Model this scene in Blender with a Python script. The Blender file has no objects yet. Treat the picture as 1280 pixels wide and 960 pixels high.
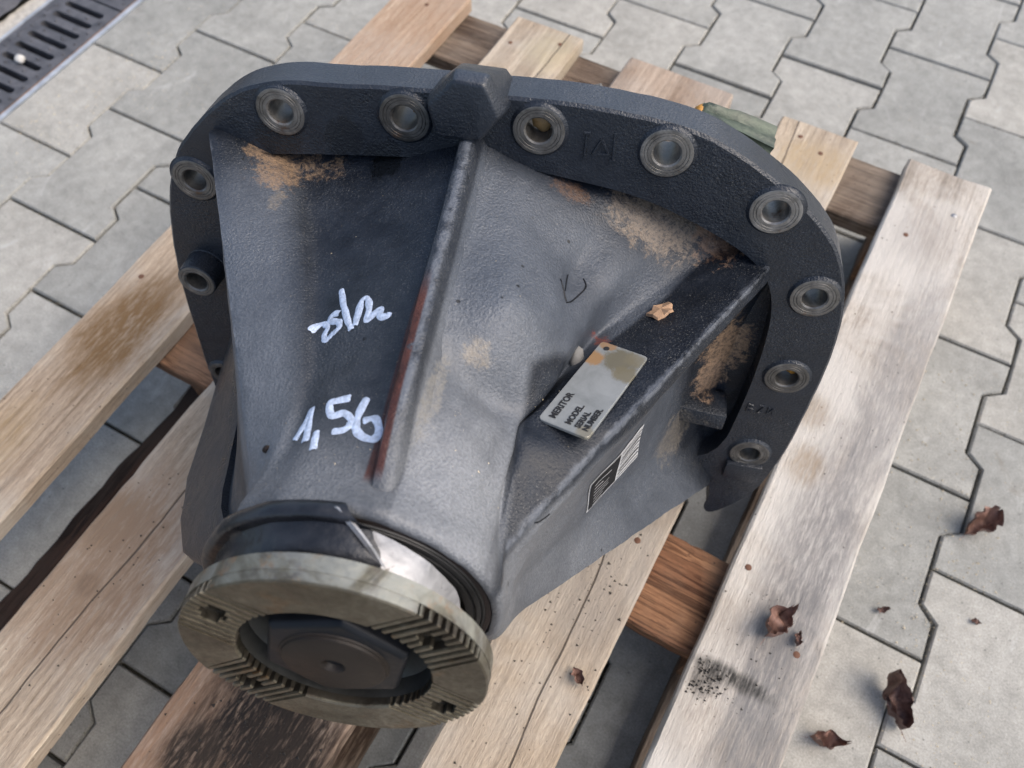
import bpy, bmesh, math, random
import numpy as np
from mathutils import Vector, Matrix, noise
from mathutils.bvhtree import BVHTree
random.seed(7)
R = math.radians
scene = bpy.context.scene
COL = scene.collection

# ------------------------------------------------------------------ camera, sky, sun, exposure
cam_d = bpy.data.cameras.new('camera'); cam = bpy.data.objects.new('camera', cam_d); COL.objects.link(cam)
cam.matrix_world = Matrix(((0.874551, -0.424544, 0.234356, -0.216187), (0.484925, 0.768479, -0.417478, -1.330842),
                           (-0.002860, 0.478751, 0.877946, 0.863618), (0, 0, 0, 1)))
cam_d.sensor_width = 36; cam_d.lens = 28.342; cam_d.clip_start = .02; cam_d.clip_end = 400
cam_d.dof.use_dof = True; cam_d.dof.focus_distance = .53; cam_d.dof.aperture_fstop = 8.0
scene.camera = cam
SUN_AZ, SUN_EL = 22.0, 52.0          # azimuth measured from +X towards +Y
w = bpy.data.worlds.new('World'); scene.world = w; w.use_nodes = True
wn = w.node_tree; bg = wn.nodes['Background']
sky = wn.nodes.new('ShaderNodeTexSky'); sky.sky_type = 'NISHITA'; sky.sun_disc = False
sky.sun_elevation = R(SUN_EL); sky.sun_rotation = R(90 - SUN_AZ); sky.air_density = 1.0; sky.dust_density = 3.6; sky.ozone_density = .6
wn.links.new(sky.outputs[0], bg.inputs[0]); bg.inputs[1].default_value = .15
sd = bpy.data.lights.new('sun', 'SUN'); sd.energy = 1.25; sd.angle = R(55); sd.color = (1, .955, .90)
so = bpy.data.objects.new('sun', sd); COL.objects.link(so)
sdir = Vector((math.cos(R(SUN_EL)) * math.cos(R(SUN_AZ)), math.cos(R(SUN_EL)) * math.sin(R(SUN_AZ)), math.sin(R(SUN_EL))))
so.rotation_euler = sdir.to_track_quat('Z', 'Y').to_euler(); so.location = sdir * 5
scene.view_settings.view_transform = 'Standard'; scene.view_settings.look = 'None'
scene.view_settings.exposure = 0.82; scene.view_settings.gamma = 1

# ------------------------------------------------------------------ node helpers
class NT:
    def __init__(s, name):
        s.m = bpy.data.materials.new(name); s.m.use_nodes = True; s.t = s.m.node_tree
        s.b = s.t.nodes['Principled BSDF']; s.out = s.t.nodes['Material Output']
        s.co = s.t.nodes.new('ShaderNodeTexCoord').outputs['Object']
    def new(s, k): return s.t.nodes.new(k)
    def put(s, sock, v):
        if hasattr(v, 'is_linked') or isinstance(v, bpy.types.NodeSocket): s.t.links.new(v, sock)
        elif isinstance(v, (tuple, list)) and len(v) == 3 and sock.type == 'RGBA': sock.default_value = (*v, 1)
        else: sock.default_value = v
    def map(s, scale=(1, 1, 1), loc=(0, 0, 0), vec=None, rot=(0, 0, 0)):
        n = s.new('ShaderNodeMapping'); s.put(n.inputs[0], vec or s.co)
        n.inputs['Scale'].default_value = scale; n.inputs['Location'].default_value = loc; n.inputs['Rotation'].default_value = rot
        return n.outputs[0]
    def noise(s, scale, detail=4, rough=.55, vec=None, dist=0):
        n = s.new('ShaderNodeTexNoise'); s.put(n.inputs['Vector'], vec or s.co); n.inputs['Scale'].default_value = scale
        n.inputs['Detail'].default_value = detail; n.inputs['Roughness'].default_value = rough; n.inputs['Distortion'].default_value = dist
        return n.outputs[0]
    def voro(s, scale, vec=None, feat='F1', rnd=1):
        n = s.new('ShaderNodeTexVoronoi'); n.feature = feat; s.put(n.inputs['Vector'], vec or s.co); n.inputs['Scale'].default_value = scale
        n.inputs['Randomness'].default_value = rnd
        return n.outputs[0]
    def math(s, op, a, b=0.0, c=0.0, clamp=False):
        n = s.new('ShaderNodeMath'); n.operation = op; n.use_clamp = clamp
        s.put(n.inputs[0], a); s.put(n.inputs[1], b); s.put(n.inputs[2], c); return n.outputs[0]
    def rng(s, v, a, b, c=0.0, d=1.0, smooth=True):
        n = s.new('ShaderNodeMapRange'); n.interpolation_type = 'SMOOTHSTEP' if smooth else 'LINEAR'
        s.put(n.inputs[0], v)
        for i, x in enumerate((a, b, c, d)): s.put(n.inputs[i + 1], x)
        return n.outputs[0]
    def mix(s, f, a, b):
        n = s.new('ShaderNodeMix'); n.data_type = 'RGBA'; s.put(n.inputs[0], f); s.put(n.inputs[6], a); s.put(n.inputs[7], b); return n.outputs[2]
    def mul(s, f, a, b):
        n = s.new('ShaderNodeMix'); n.data_type = 'RGBA'; n.blend_type = 'MULTIPLY'; s.put(n.inputs[0], f); s.put(n.inputs[6], a); s.put(n.inputs[7], b); return n.outputs[2]
    def ramp(s, f, stops):
        n = s.new('ShaderNodeValToRGB'); s.put(n.inputs[0], f); e = n.color_ramp.elements
        while len(e) < len(stops): e.new(.5)
        for i, (p, c) in enumerate(stops): e[i].position = p; e[i].color = (*c, 1) if len(c) == 3 else c
        return n.outputs[0]
    def rand(s): return s.new('ShaderNodeObjectInfo').outputs['Random']
    def xyz(s, vec=None):
        n = s.new('ShaderNodeSeparateXYZ'); s.put(n.inputs[0], vec or s.co); return n.outputs
    def blob(s, c, r, soft=.6, amp=.5, nz=None, stretch=(1, 1, 1)):
        """mask: 1 inside an uneven spot of radius r round c, falling to 0"""
        v = s.map(scale=stretch, loc=tuple(-c[i] * stretch[i] for i in range(3)))
        n = s.new('ShaderNodeVectorMath'); n.operation = 'LENGTH'; s.put(n.inputs[0], v)
        d = s.math('DIVIDE', n.outputs['Value'], r)
        if nz is not None: d = s.math('ADD', d, s.math('MULTIPLY', s.math('SUBTRACT', nz, .5), amp * 2))
        return s.rng(d, 1 - soft / 2, 1 + soft / 2, 1, 0)
    def bump(s, h, strength, dist, prev=None):
        n = s.new('ShaderNodeBump'); n.inputs['Strength'].default_value = strength; n.inputs['Distance'].default_value = dist
        s.put(n.inputs['Height'], h)
        if prev is not None: s.put(n.inputs['Normal'], prev)
        return n.outputs[0]
    def done(s, col=None, rough=None, normal=None, metal=None, spec=None):
        for k, v in (('Base Color', col), ('Roughness', rough), ('Normal', normal), ('Metallic', metal), ('Specular IOR Level', spec)):
            if v is not None: s.put(s.b.inputs[k], v)
        return s.m

# ------------------------------------------------------------------ mesh helpers
def mesh(name, verts, faces, smooth=None):
    m = bpy.data.meshes.new(name); m.from_pydata([tuple(v) for v in verts], [], faces); m.validate(); m.update()
    if smooth is not None:
        m.shade_smooth(); m.set_sharp_from_angle(angle=R(smooth))
    return m
def obj(name, me, mat=None, parent=None, loc=None):
    o = bpy.data.objects.new(name, me); COL.objects.link(o)
    if mat is not None and me is not None and not me.materials: me.materials.append(mat)
    if parent is not None: o.parent = parent
    if loc is not None: o.location = loc
    return o
def tag(o, label=None, cat=None, group=None, kind=None):
    for k, v in (('label', label), ('category', cat), ('group', group), ('kind', kind)):
        if v: o[k] = v
    return o
def recalc(me):
    bm = bmesh.new(); bm.from_mesh(me); bmesh.ops.recalc_face_normals(bm, faces=bm.faces); bm.to_mesh(me); bm.free(); return me

# ================================================================== materials
def mat_paver():
    t = NT('concrete_paver'); rv = t.rand()
    off = t.new('ShaderNodeVectorMath'); off.operation = 'ADD'; t.put(off.inputs[0], t.co)
    cx = t.new('ShaderNodeCombineXYZ'); t.put(cx.inputs[0], t.math('MULTIPLY', rv, 37.0)); t.put(cx.inputs[1], t.math('MULTIPLY', rv, 91.0)); t.put(off.inputs[1], cx.outputs[0])
    v = off.outputs[0]
    n1 = t.noise(9, 5, .6, v, .6); n2 = t.noise(520, 4, .75, v); n3 = t.noise(60, 5, .65, v, .3)
    base = t.ramp(n1, [(.25, (.272, .268, .248)), (.5, (.336, .330, .306)), (.75, (.398, .388, .358))])
    base = t.mul(1.0, base, t.ramp(rv, [(0, (.80, .81, .80)), (.5, (.97, .97, .95)), (1, (1.10, 1.07, 1.02))]))
    base = t.mul(.7, base, t.ramp(n3, [(.3, (.72, .72, .71)), (.65, (1.12, 1.12, 1.12))]))
    base = t.mul(.8, base, t.ramp(n2, [(.3, (.55, .55, .55)), (.7, (1.25, 1.25, 1.25))]))
    # pale scuff streaks
    st = t.rng(t.noise(14, 6, .7, t.map((1.6, .55, 1), vec=v, rot=(0, 0, .5)), 1.2), .60, .74)
    base = t.mix(t.math('MULTIPLY', st, .5), base, (.46, .455, .43))
    # saw dust, sparse pale grains in drifts
    dr = t.rng(t.noise(7, 3, .5, v), .52, .68)
    gr = t.rng(t.voro(420, v), .10, .26, 1, 0)
    base = t.mix(t.math('MULTIPLY', t.math('MULTIPLY', gr, dr), t.rng(t.noise(140, 2, .5, v), .45, .6)), base, (.56, .49, .36))
    # small dark pits and brown soil spots
    pit = t.rng(t.voro(60, v), .045, .085, 1, 0)
    base = t.mix(t.math('MULTIPLY', pit, .7), base, (.10, .10, .09))
    soil = t.rng(t.noise(16, 6, .75, v, .8), .64, .76)
    base = t.mix(t.math('MULTIPLY', soil, .55), base, (.17, .135, .095))
    h = t.math('ADD', t.math('MULTIPLY', n2, .5), n3)
    return t.done(base, .86, t.bump(h, .45, .0012), spec=.3)
def mat_sand():
    t = NT('joint_sand'); n = t.noise(300, 4)
    return t.done(t.ramp(n, [(.3, (.028, .026, .020)), (.7, (.075, .068, .05))]), .95, t.bump(n, .6, .002))
def mat_wood(name, light, dark, grey=(.33, .31, .28), gm=.45, grain=1.0, stains=(), knots=.0, crack=None, rough=.8):
    """sawn board: grain runs along local Y; stains = (centre, radius, colour, strength)"""
    t = NT(name); rv = t.rand()
    off = t.new('ShaderNodeVectorMath'); off.operation = 'ADD'; t.put(off.inputs[0], t.co)
    cx = t.new('ShaderNodeCombineXYZ'); t.put(cx.inputs[0], t.math('MULTIPLY', rv, 3.1)); t.put(cx.inputs[1], t.math('MULTIPLY', rv, 11.0)); t.put(cx.inputs[2], t.math('MULTIPLY', rv, 5.3)); t.put(off.inputs[1], cx.outputs[0])
    v = off.outputs[0]
    wob = t.noise(4, 2, .5, v)
    g1 = t.noise(1.0, 6, .65, t.map((26 * grain, 1.5, 26 * grain), vec=v), .6)
    g2 = t.noise(1.0, 3, .7, t.map((260, 9, 260), vec=v), .12)
    g3 = t.noise(1.0, 4, .7, t.map((800, 130, 800), vec=v), .2)
    big = t.noise(7, 4, .6, v, .5)
    ringv = t.math('SINE', t.math('MULTIPLY', t.math('ADD', g1, t.math('MULTIPLY', wob, .3)), 38.0 * grain))
    ring = t.rng(ringv, -.2, 1.0)
    c = t.mix(t.rng(g1, .3, .7), dark, light)
    c = t.mul(.32 + .5 * (grain > 1.1), c, t.ramp(ring, [(0, (1.08, 1.07, 1.05)), (1, (.62, .56, .50) if grain < 1.1 else (.32, .25, .20))]))
    c = t.mul(.9, c, t.ramp(g2, [(.3, (.60, .57, .54)), (.62, (1.12, 1.12, 1.12))]))
    c = t.mul(.75, c, t.ramp(g3, [(.3, (.62, .60, .58)), (.65, (1.15, 1.15, 1.15))]))
    c = t.mix(t.math('MULTIPLY', t.rng(big, .38, .66), gm), c, grey)
    sp = t.rng(t.voro(95, v), .05, .11, 1, 0)
    c = t.mix(t.math('MULTIPLY', sp, t.rng(t.noise(11, 2, .5, v), .5, .62)), c, (.05, .035, .025))
    nz = t.noise(1.0, 6, .70, t.map((42, 11, 42)), .9)
    fine = t.noise(1.0, 4, .7, t.map((330, 60, 330)), .3)
    for (cc, r, colr, stg, str_) in stains:
        m = t.blob(cc, r, 1.1, .75, nz, str_)
        c = t.mix(t.math('MULTIPLY', m, t.math('MULTIPLY', t.rng(fine, .25, .65, .35, 1.0), stg)), c, colr)
    h = t.math('ADD', t.math('MULTIPLY', g2, .9), t.math('ADD', t.math('MULTIPLY', g3, .8), t.math('MULTIPLY', ring, .25)))
    if crack:
        X = t.xyz(); x0, k, wd = crack
        ln = t.math('ABSOLUTE', t.math('SUBTRACT', t.math('SUBTRACT', X[0], x0), t.math('ADD', t.math('MULTIPLY', X[1], k), t.math('MULTIPLY', t.math('SUBTRACT', t.noise(9, 3, .5), .5), .012))))
        m = t.rng(ln, wd * .4, wd, 1, 0)
        c = t.mix(t.math('MULTIPLY', m, .8), c, (.05, .035, .025)); h = t.math('SUBTRACT', h, t.math('MULTIPLY', m, 1.5))
    return t.done(c, rough, t.bump(h, .75, .0016), spec=.25)

S = .85                               # carrier size factor, applied to every carrier coordinate below
def sc(*p): return tuple(S * x for x in p)
def mat_casting(mud=True):
    """dark blue-black painted casting: fine orange-peel grain, grey dust with painted-in sky sheen, rust and dried mud in the corners"""
    t = NT('painted_cast_iron' if mud else 'painted_flange_iron'); X = t.xyz()
    nl = t.noise(14, 5, .62, dist=.4); nm = t.noise(60, 5, .65, dist=.3); nf = t.noise(640, 2, .55); nh = t.noise(1100, 2, .6)
    c = t.ramp(nm, [(.3, (.006, .008, .012)), (.55, (.011, .014, .020)), (.8, (.019, .024, .033))])
    # grey film: right half of the bell, the left shoulder and the lower nose carry dust and painted-in sky sheen, the nameplate land stays dark
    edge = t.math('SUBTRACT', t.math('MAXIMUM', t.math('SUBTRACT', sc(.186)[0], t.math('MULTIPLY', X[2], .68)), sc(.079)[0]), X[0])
    dust_sheen = t.math('MULTIPLY', t.rng(t.math('SUBTRACT', X[0], t.math('MULTIPLY', X[2], .034)), sc(.0115)[0], sc(.0150)[0]), t.rng(edge, sc(-.003)[0], sc(.004)[0]))
    dust_sheen = t.math('MULTIPLY', dust_sheen, t.rng(X[2], sc(-.02)[0], sc(.03)[0]))
    dust_sheen2 = t.blob(sc(-.112, .06, .15), S * .095, .5, .25, nl, (1, 1, .55))
    dust_sheen2 = t.math('MULTIPLY', dust_sheen2, t.rng(t.math('ADD', X[0], t.math('MULTIPLY', X[2], -.364)), sc(-.122)[0], sc(-.160)[0]))
    dust_sheen3 = t.math('MULTIPLY', t.rng(X[2], sc(.195)[0], sc(.285)[0]), t.rng(X[1], sc(.0)[0], sc(.03)[0]))
    side = t.math('MULTIPLY', t.rng(X[0], sc(.07)[0], sc(.09)[0]), t.rng(X[1], sc(.026)[0], sc(.016)[0]))  # flank wall and shelf painted lighter, as if catching the light
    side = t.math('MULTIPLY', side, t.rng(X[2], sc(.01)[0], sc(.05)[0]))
    dust_sheen2 = t.math('MULTIPLY', dust_sheen2, t.rng(X[1], sc(.0)[0], sc(.02)[0]))
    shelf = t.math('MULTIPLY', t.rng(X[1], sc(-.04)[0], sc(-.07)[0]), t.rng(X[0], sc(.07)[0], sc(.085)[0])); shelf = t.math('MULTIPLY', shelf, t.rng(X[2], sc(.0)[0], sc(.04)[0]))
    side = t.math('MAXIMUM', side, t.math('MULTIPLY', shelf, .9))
    fm = t.math('MAXIMUM', t.math('MAXIMUM', dust_sheen, dust_sheen2), t.math('MAXIMUM', t.math('MULTIPLY', dust_sheen3, t.rng(edge, sc(-.006)[0], sc(.0)[0], .1, .7)), t.math('MULTIPLY', side, .75)))
    if mud: fm = t.math('MAXIMUM', fm, t.math('MULTIPLY', t.math('MULTIPLY', t.rng(nl, .30, .60, .06, .26), t.rng(edge, sc(-.003)[0], sc(.004)[0])), t.rng(X[2], sc(.0)[0], sc(.04)[0])))
    if not mud: fm = t.math('MULTIPLY', fm, .15)
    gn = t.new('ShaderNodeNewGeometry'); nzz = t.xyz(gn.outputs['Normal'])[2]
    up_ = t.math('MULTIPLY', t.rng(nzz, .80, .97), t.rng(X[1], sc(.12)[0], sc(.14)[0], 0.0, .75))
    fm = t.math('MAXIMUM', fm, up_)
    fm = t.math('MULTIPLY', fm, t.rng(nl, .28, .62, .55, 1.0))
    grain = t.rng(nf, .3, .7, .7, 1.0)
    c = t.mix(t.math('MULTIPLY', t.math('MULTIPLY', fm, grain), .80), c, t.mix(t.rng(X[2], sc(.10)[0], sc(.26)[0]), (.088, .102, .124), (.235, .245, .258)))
    # pale dust grains everywhere on top
    d = t.math('MULTIPLY', t.rng(nh, .60, .70), t.rng(nl, .35, .65, .15, .8))
    c = t.mix(t.math('MULTIPLY', d, .5), c, (.30, .29, .26))
    def line_d(p0, p1):
        p0 = Vector(sc(*p0)); d_ = (Vector(sc(*p1)) - p0).normalized(); n1 = t.new('ShaderNodeVectorMath'); n1.operation = 'SUBTRACT'; t.put(n1.inputs[0], t.co); n1.inputs[1].default_value = p0
        n2 = t.new('ShaderNodeVectorMath'); n2.operation = 'CROSS_PRODUCT'; t.put(n2.inputs[0], n1.outputs[0]); n2.inputs[1].default_value = d_
        n3 = t.new('ShaderNodeVectorMath'); n3.operation = 'LENGTH'; t.put(n3.inputs[0], n2.outputs[0]); return n3.outputs['Value']
    if mud:
        for p0, p1, w0 in (((.242, .049, 0), (.079, .022, .28), .0050), ((-.207, .109, 0), (-.077, .019, .27), .0030), ((.005, .1400, 0), (.0145, .1025, .235), .0042)):
            wr = t.math('ADD', t.math('DIVIDE', line_d(p0, p1), S * w0), t.math('MULTIPLY', t.math('SUBTRACT', t.noise(90, 4, .7), .5), 1.8))
            c = t.mix(t.math('MULTIPLY', t.math('MULTIPLY', t.rng(wr, .3, 1.0, 1, 0), t.rng(t.noise(60, 5, .75), .36, .58)), .45), c, (.18, .195, .22))
    # dried mud and rust
    nz = t.noise(120, 8, .80, dist=.4)
    for p, r, colr, stg, st_ in (
        ((-.147, .086, .010), .021, (.25, .165, .10), 1., (1, 1, .8)), ((-.128, .090, .0), .020, (.27, .185, .115), 1., (.7, 1.4, 1)), ((-.166, .092, .0), .013, (.30, .20, .12), .8, (1, 1, 1)),
        ((-.139, .080, .045), .006, (.22, .18, .13), .5, (1, 1, .4)), 
        ((.160, .070, -.018), .034, (.25, .19, .135), .9, (.6, 1, 1)), ((.200, .055, -.022), .022, (.24, .135, .08), .9, (1, 1, 1)),
        ((.234, -.060, -.017), .026, (.33, .215, .13), 1., (1, .8, 1)), ((.230, -.096, -.012), .020, (.30, .20, .13), 1., (1, .8, 1)), ((.226, -.016, -.006), .014, (.30, .2, .12), .7, (1, 1, 1)),
        ((.205, -.15, .02), .030, (.20, .17, .13), .6, (1, 1, 1)), ((.045, .083, .172), .009, (.40, .32, .21), .45, (.7, 1, 1)),
        ((.027, .085, .22), .010, (.30, .26, .19), .35, (1.4, 1, .30)), ((.090, .096, .0), .010, (.34, .17, .07), .30, (.35, 1, 1)),
        ((.121, .026, .081), .008, (.20, .05, .03), 1., (1, 1, 1))) if mud else ():
        m = t.blob(sc(*p), S * r * .85, .5, 1.9, nz, st_)
        c = t.mix(t.math('MULTIPLY', m, t.math('MULTIPLY', t.rng(t.noise(330, 5, .75), .36, .56, .30, 1), stg * .72)), c, colr)
    # red-brown primer where the paint is gone on the flank of the centre rib
    rr = t.math('MULTIPLY', t.rng(X[2], sc(.135)[0], sc(.165)[0]), t.rng(X[2], sc(.282)[0], sc(.272)[0]))
    rl = t.math('SUBTRACT', t.math('ADD', t.math('MULTIPLY', X[2], .034), sc(.005)[0]), X[0])       # follows the rib
    rm = t.math('MULTIPLY', t.rng(rl, sc(-.0005)[0], sc(.0012)[0]), t.rng(rl, sc(.0125)[0], sc(.0110)[0]))
    rm = t.math('MULTIPLY', rm, t.rng(t.noise(42, 6, .75), .36, .42)); rm = t.math('MULTIPLY', rm, t.rng(X[1], 0, .02))
    c = t.mix(t.math('MULTIPLY', rm, rr), c, t.ramp(nm, [(.3, (.034, .014, .011)), (.7, (.085, .030, .021))]))
    # oil-wet spots
    nz = t.noise(70, 5, .7, dist=.6)
    wet = t.math('MAXIMUM', t.blob(sc(-.097, .112, -.004), S * .016, .3, .9, nz), t.math('MAXIMUM', t.blob(sc(-.066, .098, -.001), S * .016, .3, .9, nz), t.blob(sc(-.150, .104, -.004), S * .018, .35, .8, nz)))
    c = t.mix(t.math('MULTIPLY', wet, .9), c, (.006, .007, .008))
    spk = t.rng(t.voro(55), .05, .085, 1, 0)
    c = t.mix(t.math('MULTIPLY', spk, t.rng(nl, .5, .6)), c, (.008, .009, .010))
    rough = t.math('ADD', t.math('MULTIPLY', fm, .10), t.rng(nm, .3, .7, .34, .48)); rough = t.math('SUBTRACT', rough, t.math('MULTIPLY', wet, .18))
    h = t.math('ADD', t.math('MULTIPLY', nf, t.rng(nl, .35, .65, .35, 1.0)), t.math('MULTIPLY', nm, .45))
    b = t.bump(h, .8, .0013); b = t.bump(nh, .25, .0004, b)
    if not mud: c = t.mix(.35, c, (.022, .027, .036))
    return t.done(c, rough if mud else t.math('SUBTRACT', rough, .08), b, spec=t.math('ADD', .28 if mud else .45, t.math('MULTIPLY', fm, .22)))
def mat_flat(name, col, rough=.5, metal=0.0, bump_s=0, bump_d=.0005, var=.25, vscale=40, spec=.5):
    t = NT(name); n = t.noise(vscale, 5, .65, dist=.3)
    lo = tuple(x * (1 - var) for x in col); hi = tuple(min(1, x * (1 + var)) for x in col)
    nn = t.bump(t.noise(bump_s, 4, .65), .5, bump_d) if bump_s else None
    return t.done(t.ramp(n, [(.3, lo), (.7, hi)]), t.rng(n, .3, .7, max(0, rough - .08), rough + .1), nn, metal, spec)
def mat_bare_steel():
    t = NT('bare_machined_steel'); n = t.noise(90, 5, .7, dist=.6); rv = t.rand(); f = t.noise(700, 2)
    c = t.ramp(n, [(.3, (.085, .083, .08)), (.55, (.19, .185, .178)), (.75, (.31, .30, .285))])
    c = t.mul(1.0, c, t.ramp(rv, [(0, (.62, .60, .57)), (.5, (1.0, .97, .92)), (1, (1.35, 1.33, 1.3))]))
    c = t.mix(t.rng(t.noise(35, 5, .7), .60, .72), c, (.10, .055, .03))
    return t.done(c, t.rng(n, .3, .7, .30, .5), t.bump(f, .25, .0003), .55)
AXV = Vector((.04509, .03726, .99829)).normalized()
def mat_flange_steel():
    t = NT('oxidised_flange_steel'); n = t.noise(26, 6, .68, dist=.7); f = t.noise(260, 5, .7, dist=.3)
    c = t.ramp(n, [(.28, (.075, .066, .045)), (.48, (.15, .138, .102)), (.66, (.25, .238, .19)), (.82, (.34, .33, .28))])
    c = t.mul(.6, c, t.ramp(f, [(.3, (.55, .53, .5)), (.65, (1.15, 1.15, 1.12))]))
    c = t.mix(t.math('MULTIPLY', t.rng(t.noise(38, 5, .75, dist=.5), .57, .66), .85), c, (.19, .095, .030))
    c = t.mix(t.math('MULTIPLY', t.rng(t.noise(24, 7, .8, dist=1.0), .50, .60), .75), c, (.060, .045, .036))
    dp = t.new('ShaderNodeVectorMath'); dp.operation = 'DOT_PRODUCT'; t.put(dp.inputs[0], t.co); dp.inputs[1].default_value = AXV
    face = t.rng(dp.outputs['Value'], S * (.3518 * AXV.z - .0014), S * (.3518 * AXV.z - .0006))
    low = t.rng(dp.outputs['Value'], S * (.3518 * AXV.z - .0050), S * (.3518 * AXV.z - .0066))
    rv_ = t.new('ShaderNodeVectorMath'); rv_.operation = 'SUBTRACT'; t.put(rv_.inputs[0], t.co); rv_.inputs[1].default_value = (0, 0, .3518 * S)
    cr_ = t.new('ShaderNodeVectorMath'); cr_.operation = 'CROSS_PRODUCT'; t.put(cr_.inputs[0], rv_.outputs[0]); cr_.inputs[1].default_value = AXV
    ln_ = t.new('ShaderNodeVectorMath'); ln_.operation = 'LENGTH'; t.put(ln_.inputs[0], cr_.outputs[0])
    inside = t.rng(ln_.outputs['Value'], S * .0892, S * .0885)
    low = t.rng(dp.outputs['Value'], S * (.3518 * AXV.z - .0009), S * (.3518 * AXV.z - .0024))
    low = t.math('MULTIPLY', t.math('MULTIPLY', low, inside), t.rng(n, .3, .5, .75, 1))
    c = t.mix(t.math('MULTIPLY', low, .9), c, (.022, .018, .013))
    c = t.mix(t.math('MULTIPLY', t.math('MULTIPLY', t.math('SUBTRACT', 1.0, inside), t.rng(n, .38, .58)), .45), c, (.33, .34, .31))
    c = t.mix(t.math('MULTIPLY', face, t.rng(f, .25, .6, .55, .85)), c, t.ramp(n, [(.3, (.040, .031, .018)), (.55, (.082, .068, .043)), (.8, (.14, .122, .086))]))
    return t.done(c, t.rng(f, .3, .7, .28, .55), t.bump(f, .45, .0007), .45)
def mat_silver():
    t = NT('torn_bright_sheet_metal'); n = t.noise(45, 5, .7, dist=.5)
    c = t.ramp(n, [(.3, (.22, .22, .225)), (.55, (.40, .40, .41)), (.8, (.55, .55, .56))])
    c = t.mix(t.rng(t.noise(110, 4, .8), .64, .72), c, (.12, .11, .10))
    return t.done(c, t.rng(n, .3, .7, .40, .6), t.bump(t.noise(60, 3), .6, .002), .6)
def mat_leaf():
    t = NT('dry_leaf'); rv = t.rand(); n = t.noise(60, 5, .7, dist=.5)
    c = t.ramp(n, [(.3, (.062, .036, .030)), (.5, (.16, .095, .075)), (.72, (.30, .20, .15))])
    c = t.mul(1, c, t.ramp(rv, [(0, (.8, .8, .85)), (1, (1.25, 1.1, 1.0))]))
    return t.done(c, .72, t.bump(t.noise(220, 4), .6, .001))
M = {}
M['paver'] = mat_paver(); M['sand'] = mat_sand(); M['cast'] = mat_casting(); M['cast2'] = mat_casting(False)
M['steel'] = mat_bare_steel(); M['flange'] = mat_flange_steel(); M['silver'] = mat_silver(); M['leaf'] = mat_leaf()
M['shaft'] = mat_flat('oiled_dark_steel', (.017, .013, .010), .50, 0, 300, .0003, .4, 40, .22)
M['nut'] = mat_flat('blackened_nut', (.006, .007, .009), .42, .0, 200, .0004, .4, 40, .22)
M['rubber'] = mat_flat('black_rubber', (.013, .014, .017), .34, 0, 60, .0025, .6, 60)
M['seal'] = mat_flat('seal_lip_rubber', (.012, .012, .012), .5, 0, 200, .0003, .3)
M['rust'] = mat_flat('brown_rust_ring', (.015, .009, .007), .75, .1, 300, .0008, .5)
M['paint'] = mat_flat('white_marker_paint', (.47, .54, .66), .6, 0, 500, .0012, .35, 420)
M['plate'] = mat_flat('nameplate', (.40, .41, .41), .42, .35, 60, .0002, .1)
M['ink'] = mat_flat('black_print', (.012, .012, .013), .6)
M['label_white'] = mat_flat('white_label', (.48, .48, .48), .35, 0, 0, 0, .06)
M['label_black'] = mat_flat('black_label', (.010, .010, .011), .65, 0, 0, 0, .2, 40, .15)
M['green'] = mat_flat('greenish_oily_cap', (.055, .070, .048), .45, .2, 120, .0015, .6, 60)
M['bore'] = mat_flat('dark_bore', (.05, .05, .046), .4, .5, 150, .0004, .5)
M['gear'] = mat_flat('oily_gear_steel', (.16, .15, .14), .35, .8, 100, .0003, .3)
M['grate'] = mat_flat('worn_cast_grate', (.085, .085, .092), .62, .25, 160, .0012, .45)
M['grease'] = mat_flat('tan_grease', (.40, .24, .10), .5, 0, 120, .001, .35)
M['orange'] = mat_flat('orange_grease', (.42, .20, .03), .5, 0, 120, .001, .3)
M['zinc'] = mat_flat('galvanised_edge', (.42, .44, .46), .5, .5, 150, .0005, .2)
M['rail_rust'] = mat_flat('rusty_edge', (.20, .115, .07), .85, .1, 200, .0008, .4)
M['concrete'] = mat_flat('drain_concrete', (.40, .375, .33), .92, 0, 260, .003, .25, 200, .2)
M['asphalt'] = mat_flat('dark_asphalt', (.085, .083, .088), .9, 0, 200, .004, .35, 60)
M['void'] = mat_flat('dark_silt', (.022, .020, .018), .95)
M['nail'] = mat_flat('nail_head', (.30, .30, .30), .5, .7)
M['nail_rust'] = mat_flat('rusty_nail_head', (.13, .06, .035), .85, .1)
M['crumb'] = mat_flat('black_crumbs', (.018, .015, .012), .95)
M['chip'] = mat_flat('bark_chip', (.40, .25, .15), .85, 0, 200, .002, .4)
M['clay'] = mat_flat('grey_clay', (.17, .165, .155), .9, 0, 200, .001, .3)
M['stone'] = mat_flat('pale_pebble', (.50, .48, .44), .8, 0, 160, .001, .3)
M['dust'] = mat_flat('saw_dust', (.60, .50, .34), .95)

# ================================================================== ground and pavers
def quad(x0, x1, y0, y1, z): return [(x0, y0, z), (x1, y0, z), (x1, y1, z), (x0, y1, z)], [(0, 1, 2, 3)]
ground = tag(obj('ground', mesh('ground', [(-60, -60, -.016), (-1.50, -60, -.016), (-1.50, 60, -.016), (-60, 60, -.016),
                                           (-1.328, -60, -.016), (60, -60, -.016), (60, 60, -.016), (-1.328, 60, -.016)], [(0, 1, 2, 3), (4, 5, 6, 7)]), M['sand']), kind='structure')
PL, PW, PA = .2, .141, .0097
G = .0015                                            # half joint
def paver_outline(left_cut=None):
    h = PW / 2; u = PL / 2
    right = [(h + PA - G, -u + G), (h + PA - G, -u + .043), (h - PA - G, -u + .057), (h - PA - G, u - .057), (h + PA - G, u - .043), (h + PA - G, u - G)]
    if left_cut is None: left = [(-x, y) for x, y in reversed(right)]
    else: left = [(left_cut, u - G), (left_cut, -u + G)]
    return right + left
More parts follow.
